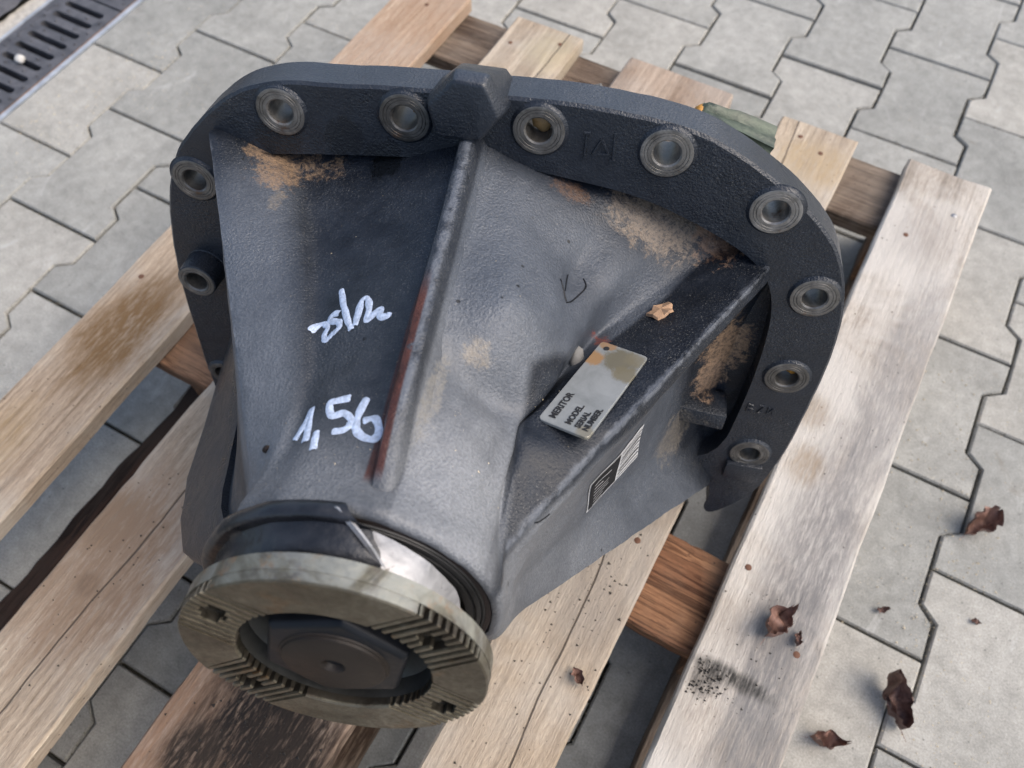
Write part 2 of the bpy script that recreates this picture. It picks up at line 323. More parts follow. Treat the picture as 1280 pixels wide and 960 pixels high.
def paver_mesh(name, out, depth=.03, seed=0):
    rnd = random.Random(seed); n = len(out); c = (sum(p[0] for p in out) / n, sum(p[1] for p in out) / n)
    P = [Vector(p) for p in out]; ins = []
    for i in range(n):
        a, b, d = P[i - 1], P[i], P[(i + 1) % n]
        n1 = Vector(((b - a).y, -(b - a).x)).normalized(); n2 = Vector(((d - b).y, -(d - b).x)).normalized()
        m = (n1 + n2).normalized(); ins.append(b - m * .0020 / max(.5, m.dot(n1)))
    v = [(p.x, p.y, -depth) for p in P] + [(p.x + rnd.uniform(-.0009, .0009), p.y + rnd.uniform(-.0009, .0009), -.0022) for p in P] + [(p.x, p.y, 0) for p in ins]
    f = []
    for i in range(n):
        j = (i + 1) % n
        f += [(i, j, n + j, n + i), (n + i, n + j, 2 * n + j, 2 * n + i)]
    f.append(tuple(range(2 * n, 3 * n)))
    return mesh(name, v, f, 20)
pm = [paver_mesh('paver', paver_outline(), seed=i) for i in range(4)]
CUT_X = -1.3305
pm_cut = paver_mesh('paver_cut', paver_outline(CUT_X + 9 * PW), seed=9)
far_v, far_f = [], []
for c in range(-9, 22):
    for k in range(-30, 18):
        y = k * PL + (PL / 2 if c % 2 else 0) + PL / 2
        x = c * PW
        near = (-9 <= c <= 4 and -1.62 < y < -.02 and not (c > 2 and y < -1.4))
        rz = random.uniform(-.002, .002); dz = random.uniform(-.0022, .0012)
        tilt = (random.uniform(-.004, .004), random.uniform(-.004, .004), random.uniform(-.003, .003))
        src = pm_cut if c == -9 else random.choice(pm)
        if near:
            o = obj('paver', src, M['paver'], ground, (x, y, dz)); o.rotation_euler = tilt
        else:
            b = len(far_v); far_v += [(v.co.x + x, v.co.y + y, v.co.z + dz) for v in src.vertices]
            far_f += [tuple(b + i for i in p.vertices) for p in src.polygons]
far = obj('paver_field', mesh('paver_field', far_v, far_f, 20), M['paver'], ground); far['kind'] = 'stuff'

# ================================================================== channel drain beside the paving
def box_vf(x0, x1, y0, y1, z0, z1, V=None, F=None):
    V = [] if V is None else V; F = [] if F is None else F; b = len(V)
    V += [(x0, y0, z0), (x1, y0, z0), (x1, y1, z0), (x0, y1, z0), (x0, y0, z1), (x1, y0, z1), (x1, y1, z1), (x0, y1, z1)]
    F += [tuple(b + i for i in q) for q in ((0, 3, 2, 1), (4, 5, 6, 7), (0, 1, 5, 4), (1, 2, 6, 5), (2, 3, 7, 6), (3, 0, 4, 7))]
    return V, F
def grate_mesh(y0, y1, yslot, pitch=.0279):
    """cast grate: rounded slots cut through a plate, with studs"""
    bm = bmesh.new(); x0, x1 = -1.4620, -1.3430
    def loop(pts, z): 
        vs = [bm.verts.new((p[0], p[1], z)) for p in pts]; return vs, [bm.edges.new((vs[i], vs[(i + 1) % len(vs)])) for i in range(len(vs))]
    loops = [[(x0, y0), (x1, y0), (x1, y1), (x0, y1)]]
    ys = yslot; slots = []
    while ys > y0 + .012:
        if ys < y1 - .010: slots.append(ys)
        ys -= pitch
    for s in slots:
        r = .0058; pts = []
        for i in range(7): a = -math.pi / 2 + math.pi * i / 6; pts.append((-1.3605 + r * math.cos(a) * .9 - .004, s + r * math.sin(a)))
        for i in range(7): a = math.pi / 2 + math.pi * i / 6; pts.append((-1.4385 + r * math.cos(a) * .9 + .004, s + r * math.sin(a)))
        loops.append(pts)
    tops, edges, lows = [], [], []
    for L in loops:
        v, e = loop(L, -.001); tops.append(v); edges += e
    bmesh.ops.triangle_fill(bm, use_beauty=True, use_dissolve=False, edges=edges, normal=(0, 0, 1))
    for v in tops:
        lo = [bm.verts.new((q.co.x, q.co.y, -.022)) for q in v]
        for i in range(len(v)): j = (i + 1) % len(v); bm.faces.new((v[i], v[j], lo[j], lo[i]))
    rnd = random.Random(3)
    for s in slots:                                     # studs between the slots
        for xx in (-1.353, -1.380, -1.420, -1.447):
            yy = s - pitch / 2 + rnd.uniform(-.001, .001)
            if yy < y0 + .006: continue
            ring = [bm.verts.new((xx + .0023 * math.cos(a), yy + .0023 * math.sin(a), -.0008)) for a in [k * math.pi / 3 for k in range(6)]]
            up = [bm.verts.new((xx + .0015 * math.cos(a), yy + .0015 * math.sin(a), .0012)) for a in [k * math.pi / 3 for k in range(6)]]
            for i in range(6): bm.faces.new((ring[i], ring[(i + 1) % 6], up[(i + 1) % 6], up[i]))
            bm.faces.new(up)
    # worn raised marks along the inner rim
    yy = y0 + .03
    while yy < y1 - .03:
        for k in range(3):
            px = -1.4535; py = yy + k * .0062; V, F = box_vf(px - .0035, px + .0035, py, py + .0018, -.0012, .0002)
            vs = [bm.verts.new(q) for q in V]; [bm.faces.new([vs[i] for i in q]) for q in F]
        yy += .032
    me = bpy.data.meshes.new('grate'); bm.to_mesh(me); bm.free(); return recalc(me)
drain = obj('channel_drain', None); drain.location = (0, 0, 0)
tag(drain, 'grey cast slotted drain channel running along the edge of the paving', 'drain')
for (a, b, s) in ((-.620, -.120, -.1458), (-1.1235, -.6235, -.6479), (-1.627, -1.127, -1.1515)):
    o = obj('grate', grate_mesh(a, b, s), M['grate'], drain)
V, F = box_vf(-1.3395, -1.3315, -4, 4, -.03, -.0008); obj('edge_rail', mesh('edge_rail', V, F), M['zinc'], drain)
V, F = box_vf(-1.3425, -1.3398, -4, 4, -.03, -.0014); obj('rust_line', mesh('rust_line', V, F), M['rail_rust'], drain)
V, F = box_vf(-1.4690, -1.4635, -4, 4, -.03, -.0006); obj('edge_rail', mesh('edge_rail', V, F), M['zinc'], drain)
V, F = quad(-1.4634, -1.3426, -4, 4, -.075); obj('channel_floor', mesh('channel_floor', V, F), M['void'], drain)
V, F = box_vf(-1.4685, -1.4640, -4, 4, -.078, -.0301); box_vf(-1.3420, -1.3385, -4, 4, -.078, -.0301, V, F); obj('channel_wall', mesh('channel_wall', V, F), M['void'], drain)
def rough_strip(x0, x1, y0, y1, z, amp, nx, ny):
    V = []; F = []
    for j in range(ny + 1):
        for i in range(nx + 1):
            x = x0 + (x1 - x0) * i / nx; y = y0 + (y1 - y0) * j / ny
            V.append((x, y, z + amp * noise.noise(Vector((x * 90, y * 90, 1))) + amp * .6 * noise.noise(Vector((x * 260, y * 260, 4)))))
    for j in range(ny):
        for i in range(nx): a = j * (nx + 1) + i; F.append((a, a + 1, a + nx + 2, a + nx + 1))
    return mesh('strip', V, F, 60)
tag(obj('kerb_bedding', rough_strip(-1.500, -1.4692, -1.6, .4, -.003, .002, 8, 400), M['concrete']), kind='structure')
tag(obj('road', rough_strip(-2.6, -1.496, -2.2, .8, .006, .003, 120, 240), M['asphalt']), kind='structure')

# ================================================================== pallet
PH = .144
pallet = obj('wooden_pallet', None); pallet.location = (-.4486, -1.09, 0); pallet.rotation_euler = (0, 0, R(-.31))
tag(pallet, 'weathered wooden pallet of five boards under the gearbox casting', 'pallet')
PCX, PCY = -.4486, -1.09
def board(name, x0, x1, y0, y1, z0, z1, mat, seed, wav=.0012, rag=.0, along='y', bark=0):
    """sawn board with slightly uneven arrises; coordinates in the pallet frame (x across deck boards, y along)"""
    rnd = random.Random(seed); cx, cy, cz = (x0 + x1) / 2, (y0 + y1) / 2, (z0 + z1) / 2
    W = (x1 - x0) if along == 'y' else (y1 - y0); Ln = (y1 - y0) if along == 'y' else (x1 - x0); H = z1 - z0
    ns = max(8, int(Ln / .014)); b = .0022
    prof = [(-W / 2 + b, H / 2), (-W / 6, H / 2), (W / 6, H / 2), (W / 2 - b, H / 2), (W / 2, H / 2 - b), (W / 2, -H / 2 + b), (W / 2 - b, -H / 2), (-W / 2 + b, -H / 2), (-W / 2, -H / 2 + b), (-W / 2, H / 2 - b)]
    V, F = [], []; sd = rnd.uniform(0, 50); m = len(prof)
    for s in range(ns + 1):
        y = -Ln / 2 + Ln * s / ns
        for k, (px, pz) in enumerate(prof):
            sgn = 1 if px > 0 else -1
            e = wav * noise.noise(Vector((sgn * 3 + sd, y * 14, 0))) + wav * .5 * noise.noise(Vector((sgn * 7 + sd, y * 60, 2)))
            nick = max(0, noise.noise(Vector((k * 5.1 + sd, y * 45, 7))) - .35) * .006 if k in (0, 3, 4, 9) else 0
            if bark and px < 0: e += bark * (noise.noise(Vector((sd, y * 7, 9))) + .4 * noise.noise(Vector((sd, y * 25, 3))))
            z = pz + .0007 * noise.noise(Vector((px * 25 + sd, y * 9, 5))) - (nick if pz > 0 else 0)
            x = px + e * (1 if abs(px) > W / 5 else .3) - sgn * nick
            yy = y
            if s in (0, ns): yy = y + (rnd.uniform(-.0018, .0018) + .0025 * noise.noise(Vector((px * 60, pz * 60, sd)))) * (1 if s else 1)
            V.append((x, yy, z))
    for s in range(ns):
        for k in range(m): j = (k + 1) % m; F.append((s * m + k, s * m + j, (s + 1) * m + j, (s + 1) * m + k))
    F.append(tuple(range(m - 1, -1, -1))); F.append(tuple(ns * m + k for k in range(m)))
    me = recalc(mesh(name, V, F, 30))
    o = obj(name, me, mat, pallet, (cx - PCX, cy - PCY, cz))
    if along == 'x': o.rotation_euler = (0, 0, R(-90))
    return o
def wl(x, y, bx, by): return (x - bx, y - by, .011)     # world point to the board's own coordinates
by = -1.09
W1 = mat_wood('pinkish_pine', (.49, .395, .295), (.36, .275, .195), (.43, .385, .32), .55, .8,
              [(wl(-.7973, -1.1378, -.8027, by), .040, (.17, .10, .045), 1.15, (1, .55, 1)), (wl(-.7800, -.62, -.8027, by), .10, (.30, .17, .10), .55, (.8, .5, 1)), (wl(-.82, -1.30, -.8027, by), .03, (.30, .20, .09), .5, (1, .6, 1))], crack=None)
W2 = mat_wood('pale_pine', (.48, .40, .305), (.37, .295, .215), (.43, .39, .33), .6, .6,
              [(wl(-.6588, -1.2965, -.6302, by), .024, (.16, .105, .06), 1.1, (1, .8, 1)), (wl(-.6406, -1.353, -.6302, by), .010, (.02, .015, .012), 1.5, (1, 1, 1)), (wl(-.625, -1.33, -.6302, by), .045, (.19, .12, .075), .95, (1, .5, 1)), (wl(-.655, -1.32, -.6302, by), .05, (.25, .17, .11), .7, (1, .5, 1)),
               (wl(-.61, -.53, -.6302, by), .030, (.38, .32, .20), .6, (1, .8, 1)), (wl(-.62, -1.19, -.6302, by), .025, (.2, .15, .1), .4, (1, .5, 1))], crack=(.012, .03, .0012))
W3 = mat_wood('rough_oily_plank', (.42, .335, .26), (.27, .195, .14), (.38, .33, .28), .5, .9,
              [(wl(-.44, -1.48, -.440, by), .20, (.20, .115, .068), .85, (.6, 1, 1)), (wl(-.425, -1.360, -.440, by), .050, (.010, .008, .007), 1.3, (.9, .8, 1)), (wl(-.40, -1.395, -.440, by), .045, (.018, .013, .010), 1.2, (1, .8, 1)), (wl(-.47, -1.42, -.440, by), .022, (.025, .018, .013), 1.2, (1, .7, 1))], rough=.85)
W4 = mat_wood('grey_beige_plank', (.46, .38, .285), (.35, .28, .205), (.43, .385, .325), .6, .55,
              [(wl(-.235, -1.16, -.2539, by), .030, (.13, .10, .075), .45, (1, .7, 1)), (wl(-.245, -.55, -.2539, by), .035, (.36, .25, .12), .6, (.8, 1, 1)), (wl(-.23, -1.10, -.2539, by), .04, (.26, .23, .20), .5, (1, .6, 1))], crack=(.004, -.05, .0011))
W5 = mat_wood('silver_grey_plank', (.49, .445, .385), (.36, .32, .27), (.53, .50, .45), .75, .35,
              [(wl(-.085, -1.02, -.0949, by), .030, (.15, .14, .135), .8, (.9, .22, 1)), (wl(-.072, -1.18, -.0949, by), .030, (.15, .145, .14), .85, (1.1, .2, 1)), (wl(-.068, -.80, -.0949, by), .03, (.2, .19, .18), .7, (1.2, .2, 1)), (wl(-.1276, -1.160, -.0949, by), .011, (.03, .027, .024), .8, (1, .9, 1)), (wl(-.107, -1.146, -.0949, by), .012, (.03, .028, .025), 1.0, (.35, 1.6, 1)),
               (wl(-.118, -.93, -.0949, by), .016, (.26, .19, .12), .7, (1, .8, 1)), (wl(-.13, -.87, -.0949, by), .015, (.25, .19, .13), .6, (1, .8, 1)), (wl(-.10, -.60, -.0949, by), .025, (.30, .27, .24), .6, (.9, .6, 1))])
WS = mat_wood('red_brown_stringer', (.30, .155, .080), (.12, .052, .027), (.28, .19, .125), .35, 1.6, rough=.8)
WF = mat_wood('dark_weathered_stringer', (.22, .165, .12), (.085, .06, .045), (.26, .215, .17), .5, 1.5, rough=.85)
WB = mat_wood('dark_bark_runner', (.085, .040, .026), (.022, .015, .012), (.03, .022, .018), .7, 1.3, rough=.9)
YE0, YE1 = -1.690, -.4895
deck = [board('deck_board', -.8511, -.7542, YE0, YE1 + .001, PH - .022, PH, W1, 1), board('deck_board', -.6796, -.5808, YE0, YE1 + .0005, PH - .022, PH, W2, 2),
        board('deck_board', -.5127, -.3674, YE0, YE1, PH - .022, PH, W3, 3, .002), board('deck_board', -.3022, -.2056, YE0, YE1 - .002, PH - .022, PH, W4, 4), board('deck_board', -.1436, -.0462, YE0, YE1 + .002, PH - .022, PH, W5, 5)]
for b_, lab in zip(deck, ('pinkish pale board', 'pale beige board with dark knots', 'rough brown board soaked with black oil', 'greyish beige board with a long crack', 'silver grey board with black scuffs')): b_['label'] = lab
far_s = board('stringer_board', -.848, -.0475, -.588, -.4925, PH - .0445, PH - .0222, WF, 11, .0018, along='x')
mid_s = board('stringer_board', -.848, -.0475, -1.1395, -1.0445, PH - .0445, PH - .0222, WS, 12, .0018, along='x')
low_s = board('stringer_board', -.848, -.0475, -1.690, -1.595, PH - .0445, PH - .0222, WS, 13, .0018, along='x')
for (xa, xb, m_, bk) in ((-.778, -.66, WB, .010), (-.51, -.37, WF, .003), (-.1415, -.0475, WF, .002)):
    board('runner', xa, xb, -1.69, -.4915, .0008, .0225, m_, int(-xa * 100), .0015, bark=bk)
for ya, yb in ((-.588, -.4925), (-1.137, -1.047), (-1.690, -1.595)):
    for xa, xb in ((-.728, -.66), (-.51, -.37), (-.1405, -.0485)):
        board('block', xa, xb, ya + .001, yb - .001, .0228, PH - .0448, WS, int(-xa * 100 - ya * 50), .001)
def disc(name, r, h, n=12, dome=.3):
    V = [(r * math.cos(2 * math.pi * i / n), r * math.sin(2 * math.pi * i / n), 0) for i in range(n)] + [(r * .75 * math.cos(2 * math.pi * i / n), r * .75 * math.sin(2 * math.pi * i / n), h) for i in range(n)] + [(0, 0, h * (1 + dome))]
    F = [(i, (i + 1) % n, n + (i + 1) % n, n + i) for i in range(n)] + [(n + i, n + (i + 1) % n, 2 * n) for i in range(n)]
    return mesh(name, V, F, 40)
nail_me = disc('nail', .0034, .0008); nail_me.materials.append(M['nail']); nail_r = disc('nail_rusty', .0031, .0004); nail_r.materials.append(M['nail_rust'])
for bi, x, y, me in ((4, -.0745, -.5500, nail_me), (4, -.1148, -.6041, nail_r), (1, -.6624, -.5413, nail_r), (1, -.6035, -.5125, nail_r), (3, -.2700, -.5170, nail_r), (3, -.2396, -.5319, nail_r), (4, -.1300, -1.0487, nail_r),
                     (4, -.066, -1.10, nail_r), (0, -.80, -.53, nail_r), (0, -.83, -1.07, nail_r), (3, -.228, -1.075, nail_r)):
    n_ = obj('nail', me, None, deck[bi]); n_.location = (x - PCX - deck[bi].location.x, y - PCY - deck[bi].location.y, .0112)

# ================================================================== the axle gearbox casting
OS = Vector((-.417587, -1.038249, .387861))
E1 = Vector((.948607, .316458, 0)); E2 = Vector((-.072901, .218527, .973104)); EN = Vector((.307946, -.923093, .230366))
ROT = Matrix((E1, E2, EN)).transposed()
BASE = Vector((OS.x - .05, OS.y + .03, PH))
carrier = obj('gearbox_carrier', None); carrier.matrix_world = Matrix.Translation(BASE) @ ROT.to_4x4()
tag(carrier, 'dark painted cast iron axle differential carrier lying on the pallet', 'gearbox')
DOFF = ROT.transposed() @ (OS - BASE)
def part(name, V, F, mat, parent=None, smooth=35, fix=True):
    me = mesh(name, [Vector(v) * S for v in V], F, smooth)
    if fix: recalc(me); me.shade_smooth(); me.set_sharp_from_angle(angle=R(smooth))
    if parent is None: return obj(name, me, mat, carrier, DOFF)
    return obj(name, me, mat, parent)

# --- bell housing: section curves (w along the pinion axis, a across, b up)
CV = dict(
 LR=[(-.03, -.200, .100), (-.006, -.203, .105), (0, -.207, .109), (.27, -.077, .019), (.30, -.082, .016)],
 LF=[(-.03, -.175, .088), (0, -.152, .086), (.06, -.118, .073), (.12, -.092, .066), (.19, -.068, .064), (.25, -.061, .058), (.30, -.062, .055)],
 LG=[(-.03, -.155, .088), (0, -.136, .074), (.06, -.104, .063), (.12, -.080, .060), (.19, -.058, .061), (.25, -.052, .060), (.30, -.053, .063)],
 BL=[(-.03, -.105, .094), (0, -.085, .082), (.05, -.070, .076), (.081, -.063, .075), (.154, -.048, .077), (.24, -.038, .071), (.30, -.036, .075)],
 CL=[(-.03, -.03, .112), (.01, -.013, .116), (.068, -.009, .106), (.154, -.005, .095), (.237, .001, .083), (.283, .003, .078), (.30, .003, .083)],
 Ca=[(-0.03, -0.004, 0.12), (0, 0.002, 0.122), (0.068, 0.005, 0.111), (0.154, 0.008, 0.099), (0.237, 0.012, 0.085), (0.272, 0.014, 0.074), (0.29, 0.01, 0.08), (0.3, 0.01, 0.083)],
 Cb=[(-0.03, 0.014, 0.12), (0, 0.015, 0.122), (0.068, 0.0155, 0.111), (0.154, 0.0165, 0.099), (0.237, 0.0185, 0.085), (0.272, 0.019, 0.074), (0.29, 0.015, 0.08), (0.3, 0.015, 0.083)],
 Cr=[(-0.03, 0.037, 0.11), (0.005, 0.026, 0.117), (0.062, 0.026, 0.107), (0.149, 0.026, 0.095), (0.233, 0.026, 0.082), (0.28, 0.022, 0.077), (0.3, 0.022, 0.081)],
 BR=[(-.03, .069, .103), (.026, .05, .105), (.088, .056, .096), (.14, .056, .094), (.166, .051, .086), (.190, .048, .073), (.228, .05, .072), (.283, .045, .067), (.30, .048, .068)],
 B2=[(-.03, .133, .093), (0, .112, .080), (.049, .094, .070), (.126, .088, .068), (.16, .080, .062), (.185, .070, .054), (.249, .066, .053), (.30, .066, .05)],
 B3=[(-.03, .187, .072), (0, .152, .052), (.03, .132, .050), (.06, .120, .050), (.1, .108, .046), (.15, .097, .042), (.2, .08, .046), (.25, .075, .04), (.30, .074, .037)],
 A0=[(-.03, .222, .050), (.0, .180, .034), (.03, .148, .024), (.075, .115, .018), (.136, .091, .023), (.2, .073, .040), (.25, .0755, .031), (.30, .078, .027)],
 A=[(-.03, .235, .050), (-.02, .229, .054), (.03, .167, .027), (.075, .128, .023), (.136, .1, .031), (.2, .0805, .048), (.25, .0800, .032), (.30, .080, .022)],
 B=[(-.03, .255, .05), (0, .242, .049), (.28, .079, .022), (.30, .082, .012)],
 BB=[(-.03, .2570, .038), (0, .2460, .0365), (.28, .0825, .011), (.30, .083, .002)],
 SM=[(-.03, .25, -.045), (0, .203, -.045), (.03, .190, -.045), (.07, .176, -.04), (.146, .146, -.03), (.24, .100, -.012), (.30, .083, -.005)],
 SW=[(-.03, .245, -.19), (.025, .2007, -.166), (.146, .138, -.111), (.24, .095, -.061), (.28, .085, -.038), (.30, .081, -.025)],

 SE=[(-.03, .27, -.255), (0, .263, -.241), (.26, .093, -.088), (.285, .082, -.07), (.30, .066, -.05)],
 BT=[(-.03, .2, -.22), (0, .19, -.21), (.26, .04, -.1), (.30, .02, -.082)],
 BU=[(-.03, -.2, -.22), (0, -.2, -.21), (.2, -.15, -.15), (.245, -.1, -.13), (.30, -.03, -.079)],
 LE=[(-.03, -.283, -.24), (0, -.277, -.233), (.14, -.233, -.184), (.19, -.211, -.166), (.245, -.166, -.129), (.272, -.1, -.08), (.30, -.068, -.05)],
 LW=[(-.03, -.235, -.05), (0, -.215, -.06), (.1, -.180, -.080), (.16, -.155, -.085), (.24, -.122, -.052), (.27, -.09, -.02), (.30, -.083, -.0)])
CR = dict(LR=.06, LF=.35, LG=.8, BL=1, CL=.6, Ca=.35, Cb=.35, Cr=.6, BR=1, B2=1, B3=1, A0=.8, A=.10, B=.05, BB=.06, SM=1, SW=.10, SE=.06, BT=.5, BU=.5, LE=.08, LW=.15)
names = list(CV); NW = 110; MS = 9
ws = np.concatenate([np.linspace(-.03, .02, 26)[:-1], np.linspace(.02, .298, NW - 25)])
ctrl = {}
for k in names:
    c = np.array(CV[k]); fine = np.linspace(-.03, .30, 331)
    A_ = np.stack([np.interp(fine, c[:, 0], c[:, 1]), np.interp(fine, c[:, 0], c[:, 2])], 1)
    for it in range(60):
        B_ = A_.copy(); B_[1:-1] = (A_[:-2] + A_[2:] + 2 * A_[1:-1]) / 4; A_ = B_
    ctrl[k] = np.stack([np.interp(ws, fine, A_[:, 0]), np.interp(ws, fine, A_[:, 1])], 1)
sec = []; wt = []
for i, k in enumerate(names):
    k2 = names[(i + 1) % len(names)]
    for j in range(MS):
        s = j / MS; sec.append(ctrl[k] * (1 - s) + ctrl[k2] * s); wt.append(CR[k] if j == 0 else 1.0)
P2 = np.stack(sec, 1); wt = np.array(wt)                       # (NW, n, 2)
for j, k in enumerate(names):                                  # points next to a crease move less as well
    if CR[k] < .13: wt[(j * MS + 1) % len(wt)] = .35; wt[j * MS - 1] = .35
for it in range(8):
    lap = (np.roll(P2, 1, 1) + np.roll(P2, -1, 1)) / 2 - P2
    P2 = P2 + lap * wt[None, :, None] * .6
P2 = P2 * (1 + .070 * np.clip((ws - .245) / .045, 0, 1) ** 2)[:, None, None]           # the nose swells to its collar
n_s = P2.shape[1]
V = []; F = []
for i, wv in enumerate(ws):
    for j in range(n_s):
        a, b = P2[i, j]; r_ = math.hypot(a, b)
        d = .0011 * noise.noise(Vector((a * 28, b * 28, wv * 28))) + .0006 * noise.noise(Vector((a * 90, b * 90, wv * 90)))
        # local swellings of the casting round the pinion bearings
        th = math.degrees(math.atan2(b, a))
        d += .0070 * math.exp(-((th - 54) / 17) ** 2 - ((wv - .135) / .030) ** 2) - .0080 * math.exp(-((th - 45) / 26) ** 2 - ((wv - .188) / .013) ** 2)
        d += .0055 * math.exp(-((th - 24) / 7) ** 2 - ((wv - .035) / .03) ** 2)
        d -= .0050 * math.exp(-((th - 34) / 4.5) ** 2 - ((wv - .055) / .045) ** 2)
        d += .0025 * math.exp(-((th - 105) / 12) ** 2 - ((wv - .20) / .02) ** 2) - .0030 * math.exp(-((th - 118) / 14) ** 2 - ((wv - .185) / .018) ** 2)
        V.append((a * (1 + d / r_), b * (1 + d / r_), wv))
NWt = len(ws)
for i in range(NWt - 1):
    for j in range(n_s):
        k = (j + 1) % n_s; F.append((i * n_s + j, i * n_s + k, (i + 1) * n_s + k, (i + 1) * n_s + j))
base_i = (NWt - 1) * n_s
for q, (sc_, wv) in enumerate(((.992, .3008), (.978, .3028), (.955, .3040), (.925, .3035), (.90, .298), (.60, .292))):
    for j in range(n_s):
        a, b, _ = V[(NWt - 1) * n_s + j]; V.append((a * sc_, b * sc_, wv))
    for j in range(n_s):
        k = (j + 1) % n_s; o0 = base_i + q * n_s; F.append((o0 + j, o0 + k, o0 + n_s + k, o0 + n_s + j))
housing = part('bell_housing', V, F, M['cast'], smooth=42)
hv = [Vector(v) for v in V]; bvh = BVHTree.FromPolygons(hv, [f for f in F])

# --- dark stepped foot web at the lower left of the nose
LEo = [(-.281, -.236, .004), (-.258, -.212, .07), (-.236, -.187, .14), (-.221, -.175, .17), (-.210, -.165, .195), (-.196, -.154, .215), (-.182, -.142, .235), (-.160, -.124, .250), (-.135, -.102, .262)]
LWi = [(-.205, -.060, .004), (-.186, -.074, .07), (-.163, -.083, .14), (-.155, -.081, .17), (-.146, -.073, .195), (-.139, -.066, .215), (-.129, -.056, .235), (-.118, -.046, .250), (-.106, -.040, .262)]
V, F = [], []; nk = len(LEo); fn_ = Vector((-.78, .58, .12)).normalized()
for o_, i_ in zip(LEo, LWi):
    o_, i_ = Vector(o_), Vector(i_); d_ = (i_ - o_)
    V += [o_ - fn_ * .026 + d_ * .10, o_ + fn_ * .000, o_ + fn_ * .0045 + d_ * .035, o_ + fn_ * .006 + d_ * .10, i_ + fn_ * .006 - d_ * .10, i_ + fn_ * .003, i_ - fn_ * .012]
for i in range(nk - 1):
    for k in range(6): F.append((i * 7 + k, i * 7 + k + 1, i * 7 + 7 + k + 1, i * 7 + 7 + k))
F += [tuple(range(6, -1, -1)), tuple((nk - 1) * 7 + k for k in range(7))]
part('foot_web', V, F, M['cast2'], smooth=42)
# --- raised centre rib
V, F = [], []
RA = np.array([(-.02, .003, .138), (.0, .004, .1400), (.07, .0072, .1288), (.15, .0100, .1165), (.235, .0135, .1025), (.265, .0142, .0915), (.280, .0145, .0845), (.290, .0146, .0765)])
prof = [(-.0088, -.028), (-.0076, -.012), (-.0068, -.0050), (-.0054, -.0016), (-.0028, -.0003), (0, 0), (.0028, -.0003), (.0052, -.0016), (.0068, -.0050), (.0078, -.0110), (.0096, -.0150), (.0140, -.022)]
for i, wv in enumerate(np.linspace(-.02, .29, 150)):
    a_ = np.interp(wv, RA[:, 0], RA[:, 1]); b_ = np.interp(wv, RA[:, 0], RA[:, 2])
    for (pa, pb) in prof:
        e = .0010 * noise.noise(Vector((pa * 90, wv * 35, 2))) + .0006 * noise.noise(Vector((pa * 300, wv * 140, 6)))
        V.append((a_ + pa + e * .6, b_ + pb + e, wv))
m_ = len(prof)
for i in range(149):
    for k in range(m_ - 1): F.append((i * m_ + k, i * m_ + k + 1, (i + 1) * m_ + k + 1, (i + 1) * m_ + k))
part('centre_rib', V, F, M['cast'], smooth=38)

# --- mounting flange with real bolt holes
BOSS = [(-.1438, .1278), (-.0468, .1364), (.0533, .1407), (.1464, .1362), (.2334, .1002), (.2853, .0249), (.2905, -.0694), (.2868, -.1829), (-.2322, .0530), (-.2470, -.0440), (-.2655, -.1930)]
BOSS_H = [0, 0, 0, 0, 0, 0, 0, 0, 0, .020, 0]
BOSS_R = [.0190] * 9 + [.0165, .0150]
outer = [(-.29, -.256), (-.282, -.234), (-.283, -.188), (-.281, -.123), (-.279, -.07), (-.273, -.021), (-.261, .033), (-.242, .075), (-.225, .096), (-.209, .112), (-.183, .134), (-.155, .146), (-.133, .1505), (-.111, .1515), (-.087, .153), (-.059, .156), (-.03, .1575), (.032, .1605), (.066, .1615), (.095, .161), (.122, .159), (.160, .154), (.188, .144), (.219, .127), (.250, .107), (.281, .079), (.298, .051), (.3095, .017), (.3155, -.016), (.3185, -.055), (.319, -.098), (.3185, -.164), (.314, -.213), (.308, -.243), (.292, -.274), (.272, -.300), (.262, -.287), (.266, -.262), (.255, -.235), (.2, -.225), (-.2, -.225), (-.255, -.235), (-.268, -.262), (-.28, -.270)]
inner = [(-.205, .075), (-.173, .086), (-.105, .096), (-.032, .104), (0, .108), (.032, .108), (.069, .104), (.133, .0965), (.187, .076), (.23, .053), (.252, .026), (.262, -.02), (.264, -.106), (.258, -.2), (.2, -.21), (-.2, -.21), (-.245, -.2), (-.238, -.1), (-.222, -.04), (-.208, 0)]
def chaikin(P, n):
    for _ in range(n):
        Q = []
        for i in range(len(P)):
            a = P[i]; b = P[(i + 1) % len(P)]; Q += [(.75 * a[0] + .25 * b[0], .75 * a[1] + .25 * b[1]), (.25 * a[0] + .75 * b[0], .25 * a[1] + .75 * b[1])]
        P = Q
    return P
